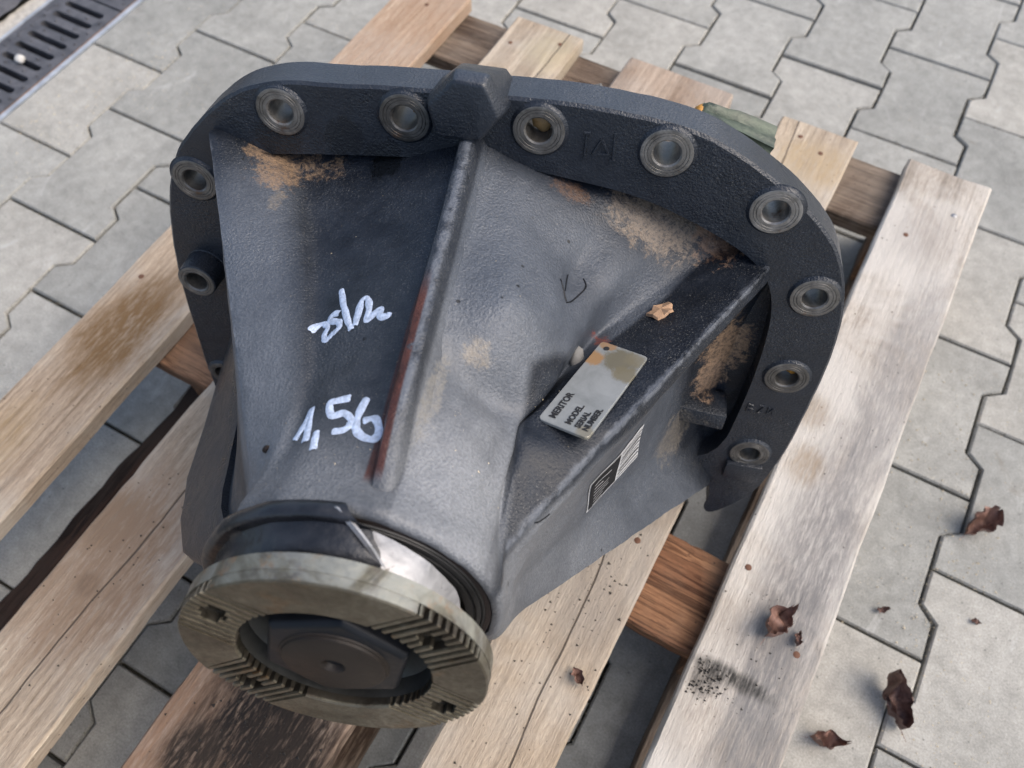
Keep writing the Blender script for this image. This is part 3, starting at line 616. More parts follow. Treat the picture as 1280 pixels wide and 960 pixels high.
def plate_holes(loops, z_front, z_back, bev_first=0.0, z_side=None):
    """flat plate with holes: loops[0] is the outline; walls join front and back"""
    bm = bmesh.new()
    def mk(z):
        all_v, ed = [], []
        for L in loops:
            vs = [bm.verts.new((p[0], p[1], z)) for p in L]; all_v.append(vs); ed += [bm.edges.new((vs[i], vs[(i + 1) % len(vs)])) for i in range(len(vs))]
        return all_v, ed
    fv, fe = mk(z_front); bv, be = mk(z_back)
    bmesh.ops.triangle_fill(bm, use_beauty=True, use_dissolve=False, edges=fe, normal=(0, 0, 1))
    bmesh.ops.triangle_fill(bm, use_beauty=True, use_dissolve=False, edges=be, normal=(0, 0, -1))
    for q, (A_, B_) in enumerate(zip(fv, bv)):
        n = len(A_)
        if q == 0 and bev_first:
            mid = []
            for i in range(n):
                p, c, d = (Vector(loops[0][i - 1]), Vector(loops[0][i]), Vector(loops[0][(i + 1) % n])); t_ = (d - p).normalized(); m = Vector((t_.y, -t_.x))
                if m.dot(c) < 0 and c.y > -.2: m = -m
                mid.append(bm.verts.new((c.x + m.x * bev_first, c.y + m.y * bev_first, z_front - bev_first)))
            for i in range(n):
                j = (i + 1) % n; bm.faces.new((A_[i], A_[j], mid[j], mid[i])); 
            for i in range(n): 
                B_[i].co.x = mid[i].co.x; B_[i].co.y = mid[i].co.y
            A_ = mid
        for i in range(n): j = (i + 1) % n; bm.faces.new((A_[i], A_[j], B_[j], B_[i]))
    V = [v.co.copy() for v in bm.verts]; bm.verts.index_update(); F = [tuple(v.index for v in f.verts) for f in bm.faces]; bm.free(); return V, F
def circ(c, r, n=28): return [(c[0] + r * math.cos(2 * math.pi * i / n), c[1] + r * math.sin(2 * math.pi * i / n)) for i in range(n)]
HR = .0098
o_loop = chaikin(outer, 2); i_loop = chaikin(inner, 2)
o_loop = [(x + .0006 * noise.noise(Vector((x * 60, y * 60, 3))), y + .0006 * noise.noise(Vector((x * 60, y * 60, 8)))) for x, y in o_loop]
V, F = plate_holes([o_loop, i_loop] + [circ(c, HR + .0004) for c in BOSS], -.0026, -.034, .0022)
flange = part('mounting_flange', V, F, M['cast2'], smooth=38)
# inner closing plate behind the bell, so the recess has a floor
V, F = plate_holes([[(x * 1.01, y * 1.01) for x, y in i_loop]], -.024, -.033)
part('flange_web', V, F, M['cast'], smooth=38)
def lathe(prof, a0=0, a1=360, n=64, close=False, frame=None, wob=0):
    """prof = [(r, h)], swept round the axis; frame(r cos, r sin, h) gives the point"""
    V, F = [], []; full = abs(a1 - a0) >= 359.9; m = len(prof); steps = n if full else n + 1
    for i in range(steps):
        t_ = R(a0 + (a1 - a0) * i / n)
        for (r, h) in prof:
            rr = r + (wob * noise.noise(Vector((math.cos(t_) * 3, math.sin(t_) * 3, r * 40))) if wob else 0)
            V.append(frame(rr * math.cos(t_), rr * math.sin(t_), h) if frame else (rr * math.cos(t_), rr * math.sin(t_), h))
    for i in range(n):
        i2 = (i + 1) % steps
        for k in range(m if close else m - 1): F.append((i * m + k, i * m + (k + 1) % m, i2 * m + (k + 1) % m, i2 * m + k))
    return V, F
for (c, hh, br) in zip(BOSS, BOSS_H, BOSS_R):
    fr = lambda x, y, h, c=c: (c[0] + x, c[1] + y, h)
    V, F = lathe([(br + .0034, -.0030), (br + .0016, -.0022), (br + .0010, hh - .0010), (br, hh - .0003)], frame=fr, n=40)
    bo = part('bolt_boss', V, F, M['cast2'], smooth=40)
    V, F = lathe([(br, hh - .0002), (br - .0005, hh), (br - .0026, hh), (br - .0029, hh - .00045), (br - .0032, hh), (br - .0048, hh), (br - .0051, hh - .0004), (br - .0054, hh), (HR + .0012, hh), (HR, hh - .0010), (HR, -.0335)], frame=fr, n=40)
    part('machined_seat', V, F, M['steel'], bo, smooth=35)
for ci, rr_, hh, mt, ox in ((2, HR - .0002, -.016, 'grease', 0), (6, HR * .62, -.012, 'orange', .005), (1, HR * .35, -.012, 'orange', .006)):
    V, F = lathe([(rr_, hh - .003), (rr_ * .9, hh), (rr_ * .5, hh + .0025), (0, hh + .003)], n=24, frame=lambda x, y, h, ci=ci, ox=ox: (BOSS[ci][0] + x + ox, BOSS[ci][1] + y + ox * .3, h), wob=.003)
    part('grease_plug', V, F, M[mt], smooth=60)
# cast key lug on the crown
hexo = [(-.0265, .161), (-.005, .1855), (.0185, .1845), (.0315, .159), (.0155, .136), (-.020, .135)]
hexb = [(-.031, .150), (-.010, .168), (.023, .168), (.037, .150), (.021, .130), (-.026, .129)]
V = [(x, y, -.033) for x, y in hexb] + [(x, y, .010) for x, y in hexo] + [(x * .88 + .0003, .160 + (y - .160) * .88, .021) for x, y in hexo]
F = [(i, (i + 1) % 6, 6 + (i + 1) % 6, 6 + i) for i in range(6)] + [(6 + i, 6 + (i + 1) % 6, 12 + (i + 1) % 6, 12 + i) for i in range(6)] + [(12, 13, 14, 15, 16, 17), (5, 4, 3, 2, 1, 0)]
lug_bm = bmesh.new()
lv = [lug_bm.verts.new(v) for v in V]; [lug_bm.faces.new([lv[i] for i in f]) for f in F]
bmesh.ops.recalc_face_normals(lug_bm, faces=lug_bm.faces)
bmesh.ops.bevel(lug_bm, geom=lug_bm.edges[:], offset=.0026, segments=2, profile=.6, affect='EDGES')
lug_bm.verts.index_update(); V = [v.co.copy() for v in lug_bm.verts]; F = [tuple(v.index for v in f.verts) for f in lug_bm.faces]; lug_bm.free()
part('key_lug', V, F, M['cast2'], smooth=50)
# raised casting marks
def stroke_bars(segs, z, wd, hgt):
    V, F = [], []
    for (x0, y0, x1, y1) in segs:
        d = Vector((x1 - x0, y1 - y0)); nrm = Vector((-d.y, d.x)).normalized() * wd / 2; b = len(V)
        for (px, py) in ((x0, y0), (x1, y1)):
            V += [(px - nrm.x * 1.4, py - nrm.y * 1.4, z), (px - nrm.x * .7, py - nrm.y * .7, z + hgt), (px + nrm.x * .7, py + nrm.y * .7, z + hgt), (px + nrm.x * 1.4, py + nrm.y * 1.4, z)]
        F += [tuple(b + i for i in q) for q in ((0, 1, 5, 4), (1, 2, 6, 5), (2, 3, 7, 6), (0, 3, 2, 1), (4, 5, 6, 7))]
    return V, F
V, F = stroke_bars([(.0880, .1225, .0880, .1430), (.0862, .1428, .0905, .1432), (.1090, .1235, .1080, .1455), (.1065, .1236, .1110, .1236), (.0935, .1265, .0990, .1395), (.0990, .1395, .1055, .1285), (.0935, .1265, .1055, .1285)], -.0028, .0016, .0016)
part('casting_mark', V, F, M['cast2'])
V, F = stroke_bars([(.268, -.112, .268, -.122), (.268, -.112, .273, -.114), (.273, -.114, .268, -.117), (.268, -.117, .274, -.119), (.274, -.119, .268, -.122), (.278, -.112, .283, -.112), (.283, -.112, .278, -.122), (.278, -.122, .283, -.122), (.287, -.112, .287, -.122), (.287, -.122, .291, -.114), (.291, -.114, .292, -.122)], -.0028, .0013, .0014)
part('casting_mark', V, F, M['cast2'])
# stub lug inside the right leg of the flange, corner block under the lowest bolt
def bev_box(x0, x1, y0, y1, z0, z1, off=.003, shear=0):
    bm = bmesh.new(); V, F = box_vf(x0, x1, y0, y1, z0, z1); V = [(v[0], v[1] + shear * (v[0] - x0), v[2]) for v in V]
    vs = [bm.verts.new(v) for v in V]; [bm.faces.new([vs[i] for i in f]) for f in F]; bmesh.ops.recalc_face_normals(bm, faces=bm.faces)
    bmesh.ops.bevel(bm, geom=bm.edges[:], offset=off, segments=2, profile=.6, affect='EDGES'); bm.verts.index_update()
    V = [v.co.copy() for v in bm.verts]; F = [tuple(v.index for v in f.verts) for f in bm.faces]; bm.free(); return V, F
V, F = bev_box(.200, .250, -.135, -.115, -.02, .012, .003, -.1); part('stub_lug', V, F, M['cast'])
V, F = bev_box(.268, .304, -.222, -.198, -.010, .004, .002); part('corner_block', V, F, M['cast2'])

# --- parts behind the flange: bearing caps, ring gear, differential case
def axle_lathe(prof, cb, cw, n=72):                      # axis across (a), profile (r, a)
    V, F = lathe(prof, n=n, frame=lambda x, y, h: (h, cb + x, cw + y), close=True); return V, F
V, F = axle_lathe([(.06, .075), (.150, .060), (.158, .085), (.120, .110), (.06, .110)], -.060, -.125); gear = part('ring_gear', V, F, M['gear'], smooth=30)
V, F = axle_lathe([(.03, -.14), (.085, -.12), (.105, -.06), (.110, .06), (.09, .13), (.03, .15)], -.060, -.125); part('differential_case', V, F, M['gear'], smooth=30)
for a_ in (-.150, .150):
    V, F = [], []
    prof = [(.235 * math.cos(t_) * .62, -.12 + .5 * 0 + .13 * math.sin(t_)) for t_ in []]
    out = [(-.245, -.034), (-.245, -.075), (-.20, -.150), (-.12, -.205), (-.02, -.205), (.05, -.150), (.085, -.075), (.10, -.034)]
    for q in (a_ - .016, a_ + .016): V += [(q, b, w_) for b, w_ in out]
    n_ = len(out); F = [tuple(range(n_)), tuple(range(2 * n_ - 1, n_ - 1, -1))] + [(i, (i + 1) % n_, n_ + (i + 1) % n_, n_ + i) for i in range(n_)]
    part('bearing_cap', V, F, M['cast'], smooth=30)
# oily green cap bolt head showing over the flange
GP0, GP1 = Vector((.168, .136, -.062)), Vector((.214, .117, -.066)); GD = (GP1 - GP0).normalized(); GU = GD.cross(Vector((0, 0, 1))).normalized(); GW = GD.cross(GU)
capf = lambda x, y, h: GP0 + GD * h + GU * x * .8 + GW * y
V, F = lathe([(.0, -.002), (.007, -.0015), (.0105, .002), (.0115, .009), (.0125, .018), (.0150, .026), (.0165, .040), (.018, .060)], n=28, frame=capf, wob=.005)
part('adjuster_cap', V, F, M['green'], smooth=60)
V, F = lathe([(.0, -.0045), (.0055, -.0038), (.0078, -.0010), (.0060, .0015)], n=16, frame=capf, wob=.004); part('cap_grease', V, F, M['orange'], smooth=60)
V, F = bev_box(-.122, -.098, .100, .1395, -.062, -.040, .003); part('dowel_lug', V, F, M['cast2'])

# --- pinion: companion flange with cross teeth, nut, shaft, shields
AX = Vector((.04509, .03726, .99829)).normalized(); PC = Vector((0, 0, .3518))
A1 = (Vector((1, 0, 0)) - AX * AX.x).normalized(); A2 = AX.cross(A1)
def pin(x, y, h): return PC + A1 * x + A2 * y + AX * h
ri, ro, th_ = .0565, .0895, .0165
CEN = [38, -32, 148, -142]; HW = .0262
root_h = -.0068
holes = [(.0735 * math.cos(R(c)), .0735 * math.sin(R(c))) for c in CEN]
V, F = plate_holes([circ((0, 0), ro, 120), circ((0, 0), ri, 96)] + [circ(h, .0072, 20) for h in holes], root_h, -th_)
V = [pin(*v) for v in V]
def land(c1, c2):
    a1 = c1 + math.degrees(math.asin(HW / ro)); a2 = c2 - math.degrees(math.asin(HW / ro)); b1 = c1 + math.degrees(math.asin(HW / ri)); b2 = c2 - math.degrees(math.asin(HW / ri))
    n = 24; out = [(ro - .0004, a1 + (a2 - a1) * i / n) for i in range(n + 1)]; inn = [(ri + .0004, b1 + (b2 - b1) * i / n) for i in range(n + 1)]
    V, F = [], []
    for (ra, aa), (rb, bb) in zip(out, inn):
        V += [pin(ra * math.cos(R(aa)), ra * math.sin(R(aa)), -.0002 if 0 else -.0009), pin((ra - .001) * math.cos(R(aa)), (ra - .001) * math.sin(R(aa)), 0), pin((rb + .001) * math.cos(R(bb)), (rb + .001) * math.sin(R(bb)), 0), pin(rb * math.cos(R(bb)), rb * math.sin(R(bb)), -.0009),
              pin(rb * math.cos(R(bb)), rb * math.sin(R(bb)), root_h - .001), pin(ra * math.cos(R(aa)), ra * math.sin(R(aa)), root_h - .001)]
    for i in range(n):
        for k in range(6): F.append((i * 6 + k, i * 6 + (k + 1) % 6, i * 6 + 6 + (k + 1) % 6, i * 6 + 6 + k))
    F += [tuple(range(6)), tuple(n * 6 + k for k in range(5, -1, -1))]
    return V, F
for c1, c2 in ((38, 148), (148, 218), (-142, -32), (-32, 38)):
    v2, f2 = land(c1, c2); b = len(V); V += v2; F += [tuple(b + i for i in f) for f in f2]
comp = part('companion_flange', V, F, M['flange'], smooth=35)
for c in CEN:
    ca, sa = math.cos(R(c)), math.sin(R(c))
    for k in range(-4, 5):
        p0 = k * .00582; segs = [(math.sqrt(ri ** 2 - p0 ** 2) + .0006, math.sqrt(ro ** 2 - p0 ** 2) - .0008)]
        if abs(p0) < .0078: 
            dx = math.sqrt(.0078 ** 2 - p0 ** 2); segs = [(segs[0][0], .0735 - dx), (.0735 + dx, segs[0][1])]
        TV, TF = [], []
        for (r0, r1) in segs:
            b = len(TV)
            for r_ in (r0, r1):
                for (pp, hh) in ((-.0017, root_h - .0008), (-.0013, -.0004), (.0013, -.0004), (.0017, root_h - .0008)):
                    q = p0 + pp; TV.append(pin(r_ * ca - q * sa, r_ * sa + q * ca, hh + random.uniform(-.00025, .0001)))
            TF += [tuple(b + i for i in f) for f in ((0, 1, 5, 4), (1, 2, 6, 5), (2, 3, 7, 6), (0, 3, 2, 1), (4, 5, 6, 7), (0, 4, 7, 3))]
        part('tooth', TV, TF, M['flange'], comp, smooth=20)
V, F = lathe([(ri - .0004, -.006), (ri - .0004, -.0175), (.050, -.024), (.044, -.030), (.0, -.030)], n=72, frame=lambda x, y, h: pin(x, y, h)); part('flange_bore', V, F, M['bore'], smooth=40)
V, F = lathe([(ro - .004, -th_ + .0003), (.070, -th_ - .003), (.062, -.024), (.058, -.050)], n=72, frame=pin); part('flange_hub', V, F, M['flange'], smooth=40)
hx = [(.0462 * math.cos(R(79 + 60 * k)), .0462 * math.sin(R(79 + 60 * k))) for k in range(6)]
nb = bmesh.new(); lo = [nb.verts.new((x, y, -.030)) for x, y in hx]; hi = [nb.verts.new((x, y, -.0055)) for x, y in hx]; tp = [nb.verts.new((x * .93, y * .93, -.0025)) for x, y in hx]
for i in range(6): j = (i + 1) % 6; nb.faces.new((lo[i], lo[j], hi[j], hi[i])); nb.faces.new((hi[i], hi[j], tp[j], tp[i]))
nb.faces.new(tp)
bmesh.ops.bevel(nb, geom=[e for e in nb.edges if not e.is_boundary], offset=.0013, segments=2, profile=.6, affect='EDGES'); nb.verts.index_update()
V = [pin(*v.co) for v in nb.verts]; F = [tuple(v.index for v in f.verts) for f in nb.faces]; nb.free()
part('pinion_nut', V, F, M['nut'], smooth=40)
V, F = lathe([(.0325, -.0026), (.0318, -.0014), (.0308, -.0012), (.0302, .0002), (.0285, .0012), (.0075, .0012), (.0055, -.001), (.0045, -.006), (0, -.008)], n=64, frame=pin); part('pinion_shaft_end', V, F, M['shaft'], smooth=35)
V, F = lathe([(.0856, -.0490), (.0846, -.0462), (.0836, -.0446), (.0806, -.0444), (.0803, -.0462)], n=90, frame=pin); part('rust_ring', V, F, M['rust'], smooth=35)
V, F = lathe([(.0807, -.0452), (.0800, -.0436), (.0790, -.0436), (.0786, -.0448), (.0780, -.0432), (.0755, -.0428), (.0752, -.0442), (.0738, -.0442), (.0735, -.0425), (.0690, -.0425), (.066, -.0460), (.055, -.050)], n=90, frame=pin); part('oil_seal', V, F, M['seal'], smooth=35)
def bent_shield():
    V, F = [], []; n = 48; m = 6
    for i in range(n + 1):
        a = 93 - 150 * i / n; q = max(0, (a + 20) / 113); ro_ = .0655 + .0165 * q ** 1.5; ho = -.0385 - .0045 * q
        for k in range(m):
            t_ = k / (m - 1); r = ro_ + (.0640 - ro_) * t_ - .0022 * math.sin(math.pi * t_); h = ho + (-.0195 - ho) * t_
            r += .0012 * noise.noise(Vector((a * .06, t_ * 2, 4))) + .0006 * noise.noise(Vector((a * .2, t_ * 5, 9))); V.append(pin(r * math.cos(R(a)), r * math.sin(R(a)), h))
    for i in range(n):
        for k in range(m - 1): F.append((i * m + k, i * m + k + 1, (i + 1) * m + k + 1, (i + 1) * m + k))
    return V, F
V, F = bent_shield(); part('bent_shield', V, F, M['silver'], smooth=60)
# black deflector cup left standing on the other side, its torn edge ragged
def cup():
    prof = [(.0780, -.0520), (.0880, -.0505), (.0912, -.0480), (.0922, -.0440), (.0915, -.0405), (.0895, -.0385), (.0865, -.0390), (.0835, -.0395), (.0815, -.0365), (.0805, -.0310), (.0790, -.0240), (.0700, -.0200)]
    V, F = [], []; n = 60; m = len(prof)
    for i in range(n + 1):
        for k, (r, h) in enumerate(prof):
            a0 = 93 - k * 2.3 + 2.0 * noise.noise(Vector((k * .7, 3, 1))); a = a0 + (262 - a0) * i / n
            rr = r + .0010 * noise.noise(Vector((math.cos(R(a)) * 5, math.sin(R(a)) * 5, k * .3)))
            V.append(pin(rr * math.cos(R(a)), rr * math.sin(R(a)), h))
    for i in range(n):
        for k in range(m - 1): F.append((i * m + k, i * m + k + 1, (i + 1) * m + k + 1, (i + 1) * m + k))
    return V, F
V, F = cup(); part('dust_deflector', V, F, M['rubber'], smooth=60)
# curled silver lip at the tear
V, F = [], []
for i in range(9):
    t_ = i / 8; r = .0915 - .014 * t_; h = -.0445 + .020 * t_; a = 92 - 21 * t_
    for (da, dr) in ((0, 0), (-1.6, .0016), (-3.4, .0004)): V.append(pin((r + dr) * math.cos(R(a + da)), (r + dr) * math.sin(R(a + da)), h + .0006))
for i in range(8):
    for k in range(2): F.append((i * 3 + k, i * 3 + k + 1, i * 3 + k + 4, i * 3 + k + 3))
part('torn_edge', V, F, M['silver'], smooth=60)

# --- nameplate on the dark land
c00 = Vector((.0922, .0381, .183)); c10 = Vector((.1228, .0328, .187)); c01 = Vector((.1220, .0213, .094)); c11 = Vector((.1549, .0333, .113))
cm = (c00 + c10 + c01 + c11) / 4; ux = ((c01 + c11) - (c00 + c10)).normalized(); uy = ((c00 - c10) + (c01 - c11)); uy = (uy - ux * uy.dot(ux)).normalized(); un = ux.cross(uy)
if un.y < 0: un = -un
hit = bvh.ray_cast(cm + un * .05, -un); 
# seat the plate on the highest surface point under it
mx = -1
for i in range(-4, 5):
    for j in range(-3, 4):
        p = cm + ux * .0115 * i + uy * .0060 * j + un * .05; h_ = bvh.ray_cast(p, -un)
        if h_[0] is not None: mx = max(mx, (h_[0] - cm).dot(un)) if abs((h_[0] - cm).dot(un)) < .02 else mx
pz = min(max(mx, -.004), .0060) + .0003
PLW, PLH = .097, .037
def plate_pt(x, y, z): return cm + ux * x + uy * y + un * (pz + z)
def rrect(wd, hg, r, n=5):
    P = []
    for (sx, sy, a0) in ((1, 1, 0), (-1, 1, 90), (-1, -1, 180), (1, -1, 270)):
        for i in range(n): a = R(a0 + 90 * i / (n - 1)); P.append((sx * (wd / 2 - r) + r * math.cos(a), sy * (hg / 2 - r) + r * math.sin(a)))
    return P
P = rrect(PLW, PLH, .003); nP = len(P)
V = [plate_pt(x, y, -.0015) for x, y in P] + [plate_pt(x, y, .0004) for x, y in P] + [plate_pt(x * .992, y * .985, .0008) for x, y in P]
F = [(i, (i + 1) % nP, nP + (i + 1) % nP, nP + i) for i in range(nP)] + [(nP + i, nP + (i + 1) % nP, 2 * nP + (i + 1) % nP, 2 * nP + i) for i in range(nP)] + [tuple(range(2 * nP, 3 * nP))]
def mat_nameplate():
    t = NT('grimy_nameplate'); n = t.noise(50, 5, .7, dist=.5)
    c = t.ramp(n, [(.3, (.19, .20, .195)), (.7, (.28, .29, .285))])
    nz = t.noise(70, 6, .75, dist=.8)
    for (x, y, r, colr, s_) in ((.034, -.004, .013, (.13, .115, .075), .9), (.022, -.012, .009, (.16, .14, .09), .9), (.040, -.012, .008, (.17, .15, .10), .8), (.028, .0165, .008, (.30, .17, .07), .9), (.046, .012, .006, (.28, .16, .07), .8), (-.044, -.014, .006, (.2, .18, .13), .8)):
        m = t.blob(tuple(S * q for q in plate_pt(x, y, 0)), S * r, .5, .9, nz); c = t.mix(t.math('MULTIPLY', m, s_), c, colr)
    return t.done(c, .45, t.bump(n, .2, .0003), .2)
npl = part('nameplate', V, F, mat_nameplate(), smooth=30)
def text_part(body, size, pos, fn, mat, parent, depth=.0, bold=.0006):
    """lettering laid on a plane; fn maps (x, y) to carrier coordinates"""
    cu = bpy.data.curves.new('lettering', 'FONT'); cu.body = body; cu.size = size; cu.offset = bold; cu.resolution_u = 3
    to = bpy.data.objects.new('tmp', cu); COL.objects.link(to); dg = bpy.context.evaluated_depsgraph_get(); me0 = bpy.data.meshes.new_from_object(to.evaluated_get(dg))
    V = [fn(v.co.x + pos[0], v.co.y + pos[1]) for v in me0.vertices]; F = [tuple(p.vertices) for p in me0.polygons]
    bpy.data.objects.remove(to); return part('lettering', V, F, mat, parent, smooth=30, fix=False)
tx = -.0435
for body, yy, sz in (('MERITOR', .0085, .0068), ('MODEL.', -.0030, .0060), ('SERIAL', -.0098, .0058), ('NUMBER.', -.0155, .0058)):
    text_part(body, sz, (tx, yy), lambda x, y: plate_pt(x, y, .0012), M['ink'], npl, bold=.00025)
V, F = lathe([(0, 0), (.0022, 0)], n=16, frame=lambda x, y, h: plate_pt(.0415 + x, .0115 + y, .0012)); part('print_mark', V, F, M['ink'], npl)
# --- barcode sticker on the flank
s00 = Vector((.1318, -.0903, .162)); s10 = Vector((.1687, -.1025, .0878)); s01 = Vector((.1313, -.0300, .1780)); s11 = Vector((.1666, -.0472, .0968))
sn = (s10 - s00).cross(s01 - s00).normalized()
if sn.x < 0: sn = -sn
def stick(u_, v_, off):
    p = s00 * (1 - u_) * (1 - v_) + s10 * u_ * (1 - v_) + s01 * (1 - u_) * v_ + s11 * u_ * v_
    h_ = bvh.ray_cast(p + sn * .02, -sn); q = h_[0] if h_[0] is not None else p
    return q + sn * off
def patch(u0, u1, v0, v1, off, nx=6, ny=4):
    V = [stick(u0 + (u1 - u0) * i / nx, v0 + (v1 - v0) * j / ny, off) for j in range(ny + 1) for i in range(nx + 1)]
    F = [(j * (nx + 1) + i, j * (nx + 1) + i + 1, (j + 1) * (nx + 1) + i + 1, (j + 1) * (nx + 1) + i) for j in range(ny) for i in range(nx)]; return V, F
V, F = patch(0, 1, 0, 1, .0006, 12, 6); stk = part('barcode_sticker', V, F, M['label_white'], fix=False)
V, F = patch(.02, .52, .07, .96, .0012, 8, 5); part('black_panel', V, F, M['label_black'], stk, fix=False)
V, F = [], []
for i in range(8):
    v2, f2 = patch(.56, .98, .08 + i * .112, .100 + i * .112 + .010 * (i % 3), .0012, 5, 1); b = len(V); V += v2; F += [tuple(b + k for k in f) for f in f2]
part('barcode', V, F, M['label_black'], stk, fix=False)
V, F = [], []
for i in range(7):
    v2, f2 = patch(.08, .22 + .25 * random.random(), .14 + i * .11, .158 + i * .11, .0016, 4, 1); b = len(V); V += v2; F += [tuple(b + k for k in f) for f in f2]
part('small_print', V, F, M['label_white'], stk, fix=False)
# --- white marker writing: strokes given as (angle round the pinion axis, w)
ST = [[(139.5, .158), (139.0, .152), (135.9, .150), (132.8, .155), (133.6, .161), (132.3, .166), (129.9, .1645), (128.1, .162)],
      [(127.3, .146), (131.3, .1446), (132.8, .149), (129.3, .152), (125.8, .155), (125.2, .160), (128.2, .163)],
      [(131.4, .1214), (126.5, .139), (121.4, .1545), (117.7, .1643)],
      [(116.4, .1614), (116.4, .1513), (116.8, .1395), (114.3, .1384), (111.6, .1475), (110.7, .159), (107.9, .1536), (105.3, .1515), (104.7, .157), (101.0, .159), (100.5, .1557)],
      [(129.2, .248), (127.1, .236), (125.9, .225), (123.4, .242), (121.7, .252)],
      [(117.9, .244), (116.6, .2517), (114.5, .260)],
      [(105.9, .2214), (111.3, .2224), (115.6, .2247), (112.9, .2334), (107.2, .232), (102.2, .238), (104.7, .244), (110.1, .245)],
      [(98.1, .222), (99.7, .2313), (99.3, .2423), (95.4, .2484), (89.8, .2505), (88.5, .2446), (91.8, .2367), (96.8, .2383)]]
def surf(th, wv):
    d = Vector((math.cos(R(th)), math.sin(R(th)), 0)); h_ = bvh.ray_cast(d * .4 + Vector((0, 0, wv)), -d)
    return (h_[0], h_[1]) if h_[0] is not None else (d * .1 + Vector((0, 0, wv)), d)
def catmull(P, n=6):
    Q = []
    for i in range(len(P) - 1):
        p0, p1, p2, p3 = P[max(0, i - 1)], P[i], P[i + 1], P[min(len(P) - 1, i + 2)]
        for k in range(n):
            t_ = k / n
            Q.append(tuple(.5 * (2 * p1[d] + (p2[d] - p0[d]) * t_ + (2 * p0[d] - 5 * p1[d] + 4 * p2[d] - p3[d]) * t_ ** 2 + (3 * p1[d] - p0[d] - 3 * p2[d] + p3[d]) * t_ ** 3) for d in (0, 1)))
    return Q + [P[-1]]
def paint_stroke(pts, wd=.0060, lift=.0008):
    Q = catmull(pts); C3 = [surf(*q) for q in Q]; V, F = [], []; n = len(C3)
    for i in range(n):
        p, nm = C3[i]
        if nm.dot(Vector((0, 1, .2))) < 0: nm = -nm
        t_ = (C3[min(n - 1, i + 1)][0] - C3[max(0, i - 1)][0]).normalized(); sd_ = t_.cross(nm).normalized()
        ww = wd * (.85 + .35 * noise.noise(Vector((i * .3, pts[0][0], 0)))) * (.7 if i in (0, n - 1) else 1)
        for k in (-1, -.5, 0, .5, 1):
            pp = p + sd_ * ww * .5 * k; h_ = bvh.find_nearest(pp); V.append((h_[0] if h_[0] is not None else pp) + nm * (lift * (1 if abs(k) < 1 else .35)))
    for i in range(n - 1):
        for k in range(4): F.append((i * 5 + k, i * 5 + k + 1, i * 5 + k + 6, i * 5 + k + 5))
    return V, F
for i, s_ in enumerate(ST):
    V, F = paint_stroke(s_); part('marker_stroke', V, F, M['paint'], housing, smooth=60, fix=False)

for s_ in ([(40.5, .078), (37, .086), (34.5, .090)], [(37, .066), (36.5, .083)], [(31, .060), (29.5, .068), (32, .085), (34.5, .091)], [(9, .238), (10.5, .246), (12, .249)]):
    V, F = paint_stroke(s_, .0014, .0007); part('paint_run', V, F, M['nut'], housing, smooth=60, fix=False)

# ================================================================== small loose things
def leaf(name, loc, size, rz, seed, label, curl=1.0):
    rnd = random.Random(seed); n = 14; m = 9; V, F = [], []; ph = rnd.uniform(0, 20)
    for i in range(n + 1):
        t_ = i / n
        wd = (math.sin(math.pi * min(1, t_ * 1.02)) ** .75) * .40 * (1 + .22 * math.sin(t_ * 15 + ph)) + .02
        for j in range(m + 1):
            s = j / m * 2 - 1; x = (t_ - .5); y = s * wd
            z = curl * (.30 * s * s * (1 - .6 * math.sin(t_ * 5 + ph)) + .26 * noise.noise(Vector((x * 4 + ph, y * 5, seed))) + .13 * abs(noise.noise(Vector((x * 9 + ph, y * 9, seed)))) + .06 * noise.noise(Vector((x * 19 + ph, y * 19, seed))) + .30 * max(0, t_ - .7) / .3 * (seed % 2))
            y2 = y * (1 - .40 * curl * abs(s)) + .13 * noise.noise(Vector((x * 5, y * 6, ph))); V.append((x * size, y2 * size, z * size))
    zmin = min(v[2] for v in V); V = [(v[0], v[1], v[2] - zmin) for v in V]
    for i in range(n):
        for j in range(m): a = i * (m + 1) + j; F.append((a, a + 1, a + m + 2, a + m + 1))
    # stalk
    b = len(V); V += [(-.5 * size, -.008 * size, .05 * size), (-.5 * size, .008 * size, .05 * size), (-.72 * size, .004 * size, .12 * size), (-.72 * size, -.004 * size, .12 * size)]; F.append((b, b + 1, b + 2, b + 3))
    o = obj(name, mesh(name, V, F, 70), M['leaf']); o.location = loc; o.rotation_euler = (0, 0, rz)
    return tag(o, label, 'leaf', 'dry leaves lying about')
leaf('dry_leaf', (.0935, -.8276, .0008), .046, R(60), 1, 'curled dry brown leaf on the joint near the right edge of the picture')
leaf('dry_leaf', (.0620, -1.0547, .0008), .052, R(125), 2, 'largest crumpled brown leaf with a raised tip, on the pavers at bottom right', 1.35)
leaf('dry_leaf', (.0150, -1.1210, .0008), .032, R(20), 3, 'small crumpled brown leaf on the paver beside the grey board', 1.2)
leaf('dry_leaf', (-.0905, -1.0860, PH + .0008), .036, R(75), 4, 'dark brown leaf lying on the silver grey pallet board')
leaf('dry_leaf', (.0273, -.9696, .0008), .012, R(30), 5, 'tiny dark leaf scrap on the paver right of the pallet')
leaf('dry_leaf', (-.2221, -1.2098, PH + .0008), .017, R(140), 6, 'small dark leaf scrap on the cracked beige board near its edge')
leaf('dry_leaf', (-.0700, -1.0900, PH + .0008), .014, R(100), 8, 'tiny curled leaf scrap beside the leaf on the grey board', 1.3)
leaf('dry_leaf', (.1160, -.9347, .0008), .010, R(10), 9, 'tiny reddish leaf scrap on the paver below the right hand leaf')
